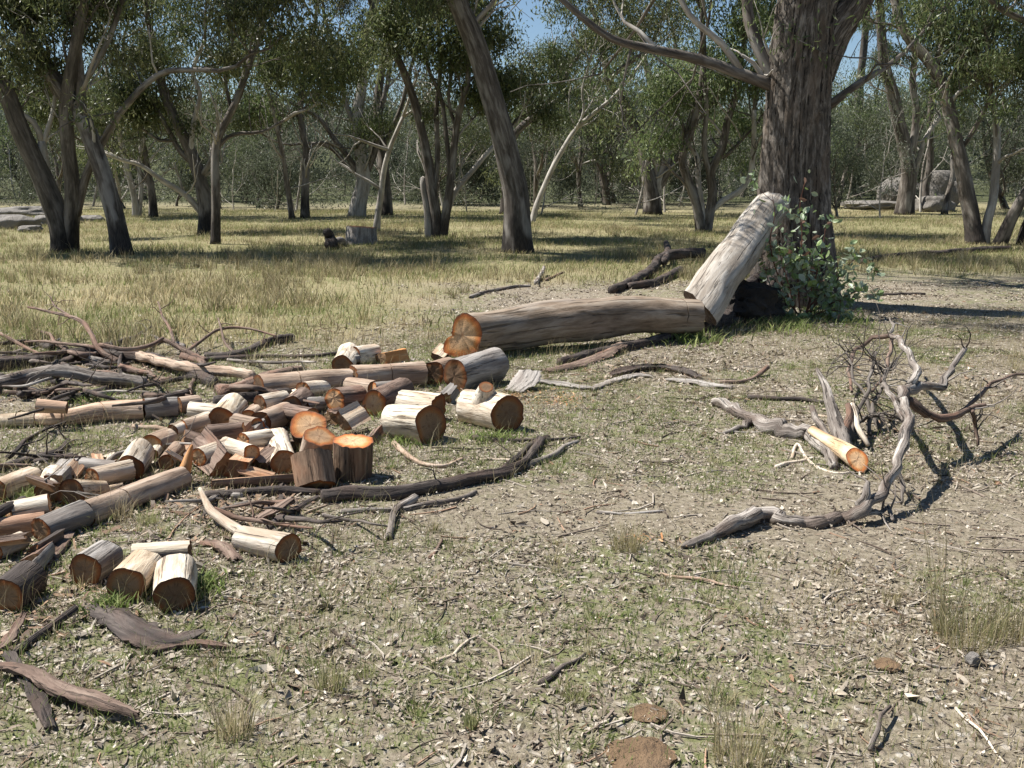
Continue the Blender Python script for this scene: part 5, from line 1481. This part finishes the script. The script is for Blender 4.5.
def twig_litter():
    n = 15000; x, y = scatter(n, 2.4, 15); k = len(x)
    s, g, b = zones(x, y)
    L = rng.lognormal(-2.35, .55, k); r = np.clip(L * rng.uniform(.012, .03, k), .0012, .006)
    a = rng.uniform(0, 6.28, k)
    mb = MB()
    d = np.stack([np.cos(a), np.sin(a), rng.normal(0, .05, k)], 1); sd = np.stack([-np.sin(a), np.cos(a), np.zeros(k)], 1); up = np.array([0, 0, 1.0])
    bend = rng.normal(0, .1, (k, 1)) * L[:, None]
    cen = np.stack([x, y, gh(x, y) + r + .004], 1)
    rows = []
    for t, rs in ((-.5, 1.0), (-.15, .95), (.2, .8), (.5, .4)):
        c = cen + d * (L * t)[:, None] + sd * bend * (1 - 4 * t * t)
        c[:, 2] = np.maximum(c[:, 2], gh(c[:, 0], c[:, 1]) + r * .6)
        for q in range(4):
            rows.append(c + (sd * math.cos(q * math.pi / 2 + .7) + up * math.sin(q * math.pi / 2 + .7)) * (r * rs)[:, None])
    V = np.stack(rows, 1).reshape(-1, 3); i = np.arange(k)[:, None] * 16
    F = [i + np.array([4 * t + q, 4 * t + (q + 1) % 4, 4 * t + 4 + (q + 1) % 4, 4 * t + 4 + q]) for t in range(3) for q in range(4)]
    F += [i + np.array([3, 2, 1, 0]), i + np.array([12, 13, 14, 15])]
    pal = np.array([(.42, .37, .31), (.26, .21, .17), (.13, .10, .08), (.07, .055, .045), (.34, .22, .15)])
    col = pal[rng.choice(5, k, p=[.25, .27, .22, .16, .1])] * rng.uniform(.8, 1.2, (k, 1))
    mb.add(V, F, None, np.repeat(col, 16, 0))
    tag(mb.build("twig_litter", M['chips'], smooth=False), "small fallen twigs littering the ground everywhere", "twigs", kind="stuff")
twig_litter()

def chips(name, label, cat, spots, pal, Lr):
    mb = MB()
    for (px, py, rx, ry, n) in spots:
        c = gpt(px, py); e = gpt(px, py - ry); ryw = abs(e[1] - c[1]); rxw = rx * mpp(c)
        x = c[0] + rng.normal(0, .5, n) * rxw; y = c[1] + rng.normal(0, .5, n) * ryw
        p = np.stack([x, y, gh(x, y) + rng.uniform(.004, .02, n)], 1)
        a = rng.uniform(0, 6.28, n); d = np.stack([np.cos(a), np.sin(a), rng.normal(0, .3, n)], 1); sd = np.stack([-np.sin(a), np.cos(a), rng.normal(0, .3, n)], 1)
        L = rng.uniform(*Lr, (n, 1)) * rng.choice([.5, 1, 1, 2.4], (n, 1)); W = L * rng.uniform(.1, .36, (n, 1))
        V = np.stack([p - d * L * .5 - sd * W * .4, p + d * L * .5 - sd * W * .5, p + d * L * .45 + sd * W * .4, p - d * L * .5 + sd * W * .5], 1).reshape(-1, 3)
        mb.add(V, np.arange(4 * n).reshape(-1, 4), None, np.repeat(pal[rng.integers(0, len(pal), n)] * rng.uniform(.75, 1.2, (n, 1)), 4, 0))
    tag(mb.build(name, M['chips'], smooth=False), label, cat, kind="stuff")
chips("sawdust", "orange sawdust and chips on the ground by the rounds", "sawdust", [(515, 397, 18, 8, 900), (560, 400, 34, 8, 900), (640, 540, 22, 5, 120)], np.array([(.42, .22, .10), (.36, .17, .07), (.48, .32, .18), (.3, .2, .13)]), (.006, .02))
chips("wood_debris", "splinters, bark scraps and broken twigs lying among the firewood", "debris",
      [(230, 440, 90, 40, 2600), (100, 500, 90, 40, 2200), (310, 400, 90, 20, 900), (110, 380, 110, 20, 1800), (420, 390, 60, 20, 500), (250, 510, 60, 25, 900), (610, 370, 90, 16, 700), (60, 600, 60, 50, 500), (860, 420, 60, 30, 300)],
      np.array([(.30, .20, .13), (.20, .13, .09), (.10, .07, .055), (.45, .36, .27), (.055, .045, .04), (.36, .30, .24)]), (.015, .05))
def weeds():
    rg = np.random.default_rng(31); mb = MB()
    for px, py, rx, ry, n in [(770, 324, 46, 10, 900), (835, 318, 30, 8, 400), (385, 415, 10, 8, 160), (30, 500, 14, 8, 160), (150, 455, 10, 6, 80), (230, 452, 10, 6, 100), (490, 440, 34, 6, 240), (410, 442, 30, 7, 220), (90, 402, 26, 6, 120), (470, 370, 8, 6, 80), (690, 340, 40, 8, 300), (200, 590, 24, 14, 260), (110, 610, 20, 8, 160)]:
        c = gpt(px, py); e = gpt(px, py - ry)
        x = c[0] + rg.normal(0, .45, n) * rx * mpp(c); y = c[1] + rg.normal(0, .45, n) * abs(e[1] - c[1])
        sc = 1.0 + .8 * (c[1] > 12)
        h = rg.uniform(.02, .09, n) * sc; a = rg.uniform(0, 6.28, n)
        blades(mb, np.stack([x, y, gh(x, y)], 1), h, np.stack([np.cos(a), np.sin(a)], 1) * h[:, None] * .9, rg.uniform(.006, .016, n) * sc, GREEN[rg.integers(0, 4, n)] * rg.uniform(.8, 1.4, (n, 1)), rg)
    tag(mb.build("weeds", M['blade'], smooth=False), "bright green weeds sprouting beside logs and regrowth", "weeds", kind="stuff")
weeds()

# ------------------------------------------------------------------ offcuts jumbled through the pile, brush behind it
rj = np.random.default_rng(404)
def jumble():
    kinds = [('wedge', 'brown', 'split', "reddish split offcut among the firewood rounds"), ('wedge', 'dark', 'brown', "dark splintered offcut among the firewood rounds"),
             ('half', 'tan', 'split', "tan half-round offcut among the firewood rounds"), ('wedge', 'tan', 'orange', "offcut with bright orange split faces among the firewood rounds"),
             ('half', 'grey', 'palesplit', "grey-barked offcut with a pale split face among the firewood"), ('half', 'dark', 'split', "dark-barked half offcut among the firewood")]
    regs = [(215, 300, 400, 470, 5), (290, 400, 385, 430, 3), (130, 215, 415, 470, 1), (20, 130, 450, 500, 2), (0, 60, 500, 590, 2), (190, 300, 465, 500, 1), (300, 450, 350, 380, 1)]
    for x0, x1, y0, y1, n in regs:
        for _ in range(n):
            kd, bk, sp, lab = kinds[rj.choice(6, p=[.24, .24, .16, .08, .14, .14])]
            x, y = rj.uniform(x0, x1), rj.uniform(y0, y1); m = mpp(gpt(x, y))
            a = rj.uniform(0, 6.28); L = rj.uniform(.14, .30) / m
            dx, dy = L * math.cos(a), L * math.sin(a) * .38
            h = rj.choice([.04, .05, .09, .13]); r = rj.uniform(.03, .062) / m
            log(lab, (x - dx / 2, y - dy / 2), (x + dx / 2, y + dy / 2), r, r * rj.uniform(.75, 1.05), kind=kd, bk=bk, split=sp, roll=rj.uniform(0, 6.28), h1=h, h2=max(.04, h + rj.uniform(-.06, .06)),
                lump=.10, jag=.012, name='firewood_offcut', cat='offcut', group="offcuts among the firewood")
jumble()
for (x, y, a, h) in [(214, 452, .6, .12), (238, 450, -.5, .15), (256, 440, .3, .16), (246, 425, 2.7, .12), (300, 414, -.3, .12), (196, 426, .5, .10), (226, 432, .2, .16), (356, 398, .3, .10), (388, 388, .2, .11), (164, 440, .7, .07), (206, 412, -.2, .08), (314, 388, .2, .09), (112, 474, .4, .07), (30, 512, .4, .08)]:
    m = mpp(gpt(x, y)); L = rj.uniform(.2, .3) / m; r = rj.uniform(.065, .088) / m
    log("short round of firewood with an orange sawn end, heaped in the jumble", (x - math.cos(a) * L / 2, y + math.sin(a) * L / 4), (x + math.cos(a) * L / 2, y - math.sin(a) * L / 4), r, r * .97,
        bk=['tan', 'pale', 'brown', 'grey', 'pale'][rj.integers(0, 5)], h1=h, h2=h + rj.uniform(-.04, .04), sh1=rj.uniform(.1, .5), fresh_lit=rj.uniform(.5, 1), group="rounds heaped in the jumble")
def brush():
    for k in range(52):
        x, y = (rj.uniform(-10, 250), rj.uniform(346, 398)) if k < 40 else (rj.uniform(0, 130), rj.uniform(455, 480)) if k < 46 else (rj.uniform(190, 330), rj.uniform(495, 520))
        a = rj.normal(0, .5) + (0 if rj.random() < .5 else math.pi); L = rj.uniform(40, 120)
        pts = []; h = rj.uniform(.02, .08)
        for i in range(5):
            pts.append((x, y, h)); a += rj.normal(0, .3); x += math.cos(a) * L / 4; y += math.sin(a) * L / 4 * .35
            h = max(.015, h + rj.uniform(-.05, .08))
        stick("dark crooked stick tangled in the brush by the firewood", "brush_stick", pts, rj.uniform(1.8, 4.2), 1.0, ['dark', 'dark', 'brown', 'bleached'][rj.integers(0, 4)], 'stick', "brush sticks by the firewood", twigs=int(rj.integers(0, 4)), n=7)
brush()
stick("dark limb added for the shade in the hollow between leaning log and tree", "dead_branch", [(728, 318), (748, 304), (768, 290, .15), (786, 276, .3)], 8, 6, 'dark', twigs=3)  # dark debris, mostly put in for the leaning log's shadow, next two as well
stick("dark rotten limb behind the leaning log's foot", "dead_branch", [(722, 306), (742, 292), (762, 282), (788, 278)], 8, 7, 'dark', twigs=3)
stick("dark piece added for the shade under the leaning log", "dead_branch", [(716, 322), (735, 316), (758, 308), (780, 304)], 7, 5, 'dark', twigs=3)

def tussocks():
    rg = np.random.default_rng(515)
    n = 2600
    y = 2.5 + 9.5 * rg.random(n); k = rg.random(n) < (y * .53 + 1) / 7.4; y = y[k]; x = rg.uniform(-1, 1, len(y)) * (y * .53 + .8)
    s, g, b = zones(x, y)
    k = rg.random(len(x)) < (.15 + .6 * g + .25 * (NEARL(x, y) - 1)) * (1 - .9 * b); x, y, g = x[k], y[k], g[k]
    m = rg.integers(10, 46, len(x)); sz = rg.uniform(.6, 1.5, len(x)); isg = rg.random(len(x)) < .25 + .5 * g
    ix = np.repeat(np.arange(len(x)), m); N = len(ix)
    a = rg.uniform(0, 6.28, N); q = rg.uniform(0, .035, N) * sz[ix]
    px, py = x[ix] + q * np.cos(a), y[ix] + q * np.sin(a)
    h = rg.beta(1.6, 2.0, N) * .11 * sz[ix]
    lean = np.stack([np.cos(a), np.sin(a)], 1) * (h * rg.uniform(.2, 1.3, N))[:, None]
    pal = np.vstack([GREEN, OLIVE, STRAW])
    pick = np.where(isg[ix] & (rg.random(N) < .75), rg.integers(0, 4, N), rg.integers(4, 13, N))
    mb = MB(); blades(mb, np.stack([px, py, gh(px, py) - .004], 1), h, lean, rg.uniform(.002, .0048, N), pal[pick] * rg.uniform(.75, 1.25, (N, 1)), rg)
    tag(mb.build("grass", M['blade'], smooth=False), "small green and straw tussocks dotted over the near ground", "grass", kind="stuff")
    print("tussock blades", N)
tussocks()

def far_tussocks():
    rg = np.random.default_rng(616)
    n = 5200
    y = 11 + 34 * rg.random(n) ** 1.2; x = rg.uniform(-1, 1, n) * (y * .53 + 1)
    s, g, b = zones(x, y)
    k = rg.random(n) < s * sstep(.42, .6, fbm(x / 2.5, y / 2.5, 161)) * (1 - .6 * sstep(24, 34, y)); x, y, g = x[k], y[k], g[k]
    m = rg.integers(14, 44, len(x)); sz = rg.uniform(.6, 1.5, len(x)); dark = rg.uniform(.55, 1.15, len(x))
    ix = np.repeat(np.arange(len(x)), m); N = len(ix)
    a = rg.uniform(0, 6.28, N); q = rg.uniform(0, .11, N) * sz[ix]
    px, py = x[ix] + q * np.cos(a), y[ix] + q * np.sin(a)
    h = rg.beta(1.8, 1.6, N) * .36 * sz[ix]
    lean = np.stack([np.cos(a), np.sin(a)], 1) * (h * rg.uniform(.1, .9, N))[:, None]
    pal = np.vstack([OLIVE, STRAW])
    mb = MB(); blades(mb, np.stack([px, py, gh(px, py) - .004], 1), h, lean, rg.uniform(.006, .013, N), pal[rg.integers(0, 9, N)] * (dark[ix] * rg.uniform(.75, 1.2, N))[:, None], rg)
    tag(mb.build("grass", M['blade'], smooth=False), "brownish tall seeding grass in tussocks across the paddock", "grass", kind="stuff")
far_tussocks()
# torn splinters on the upper end of the leaning log
_r = np.random.default_rng(88)
for _ in range(7):
    b0 = P(768 + _r.uniform(-14, 12), 214 + _r.uniform(-2, 8), gpt(699, 308, .34)[1] + 2.5 - _r.uniform(-.05, .2)); dr = norm(np.array([.55, .45, .75])) * _r.uniform(.15, .4) + _r.normal(0, .04, 3)
    mb = MB(); tube(mb, [b0 - dr * .6, b0, b0 + dr * .6, b0 + dr], [.05, .05, .03, .006], 6, .05, .15, _r)
    mb.build('splinter', M['split' if _ % 2 else 'lean_log'], _lean, np.array(_lean.location))

# unseen high boughs added to the massive tree, placed to shade the grass to its right
def shade_boughs():
    rg = np.random.default_rng(919)
    root = [x for x in bpy.data.objects if x.get('label', '').startswith('massive rough-barked')][0]
    o = np.array(root.location); tips = []
    for d in ((-.15, 1, .12), (.06, 1, .2), (.22, 1, .14), (-.3, .9, .25)):
        mb = MB(); grow(o + np.array([.3, .2, 8.0]), np.array(d), 8.6, .16, 2, rg, mb, tips, .8, .15, 7, (4, 5))
        mb.build('limb', M['gum'], root, o)
    lf = MB(); leaf_cloud(lf, [t for t in tips if t[2] > 6.6], None, 110, .5, .17, .05, rg)
    lf.build('crown', M['leaf'], root, o, smooth=False)
shade_boughs()

M['hollow_shade'] = rock_mat("hollow_shade_black", (.008, .007, .006), (.035, .028, .023), (.06, .045, .035))  # near-black colour standing in for the shade under the leaning log
boulder("black lump added for the shade in the hollow under the leaning log", 744, 321, 74, 40, 41, name='shade_lump', mat='hollow_shade', dpth=.8, cat='shade filler')
boulder("small black lump added for shade beside the larger one", 728, 322, 34, 18, 42, name='shade_lump', mat='hollow_shade', cat='shade filler')

stick("black bent piece added for shade in the hollow under the leaning log", "dead_branch", [(722, 312), (738, 300, .2), (752, 282, .4), (768, 272, .55), (784, 274, .5)], 6, 5, 'dark', twigs=5, kink=.2)  # dark pieces added over the black lump, also for the hollow's shade
stick("short black prong added for shade in the hollow before the massive tree", "dead_branch", [(752, 318), (764, 300, .2), (770, 280, .45), (766, 262, .65)], 6, 3, 'dark', twigs=3, kink=.2)
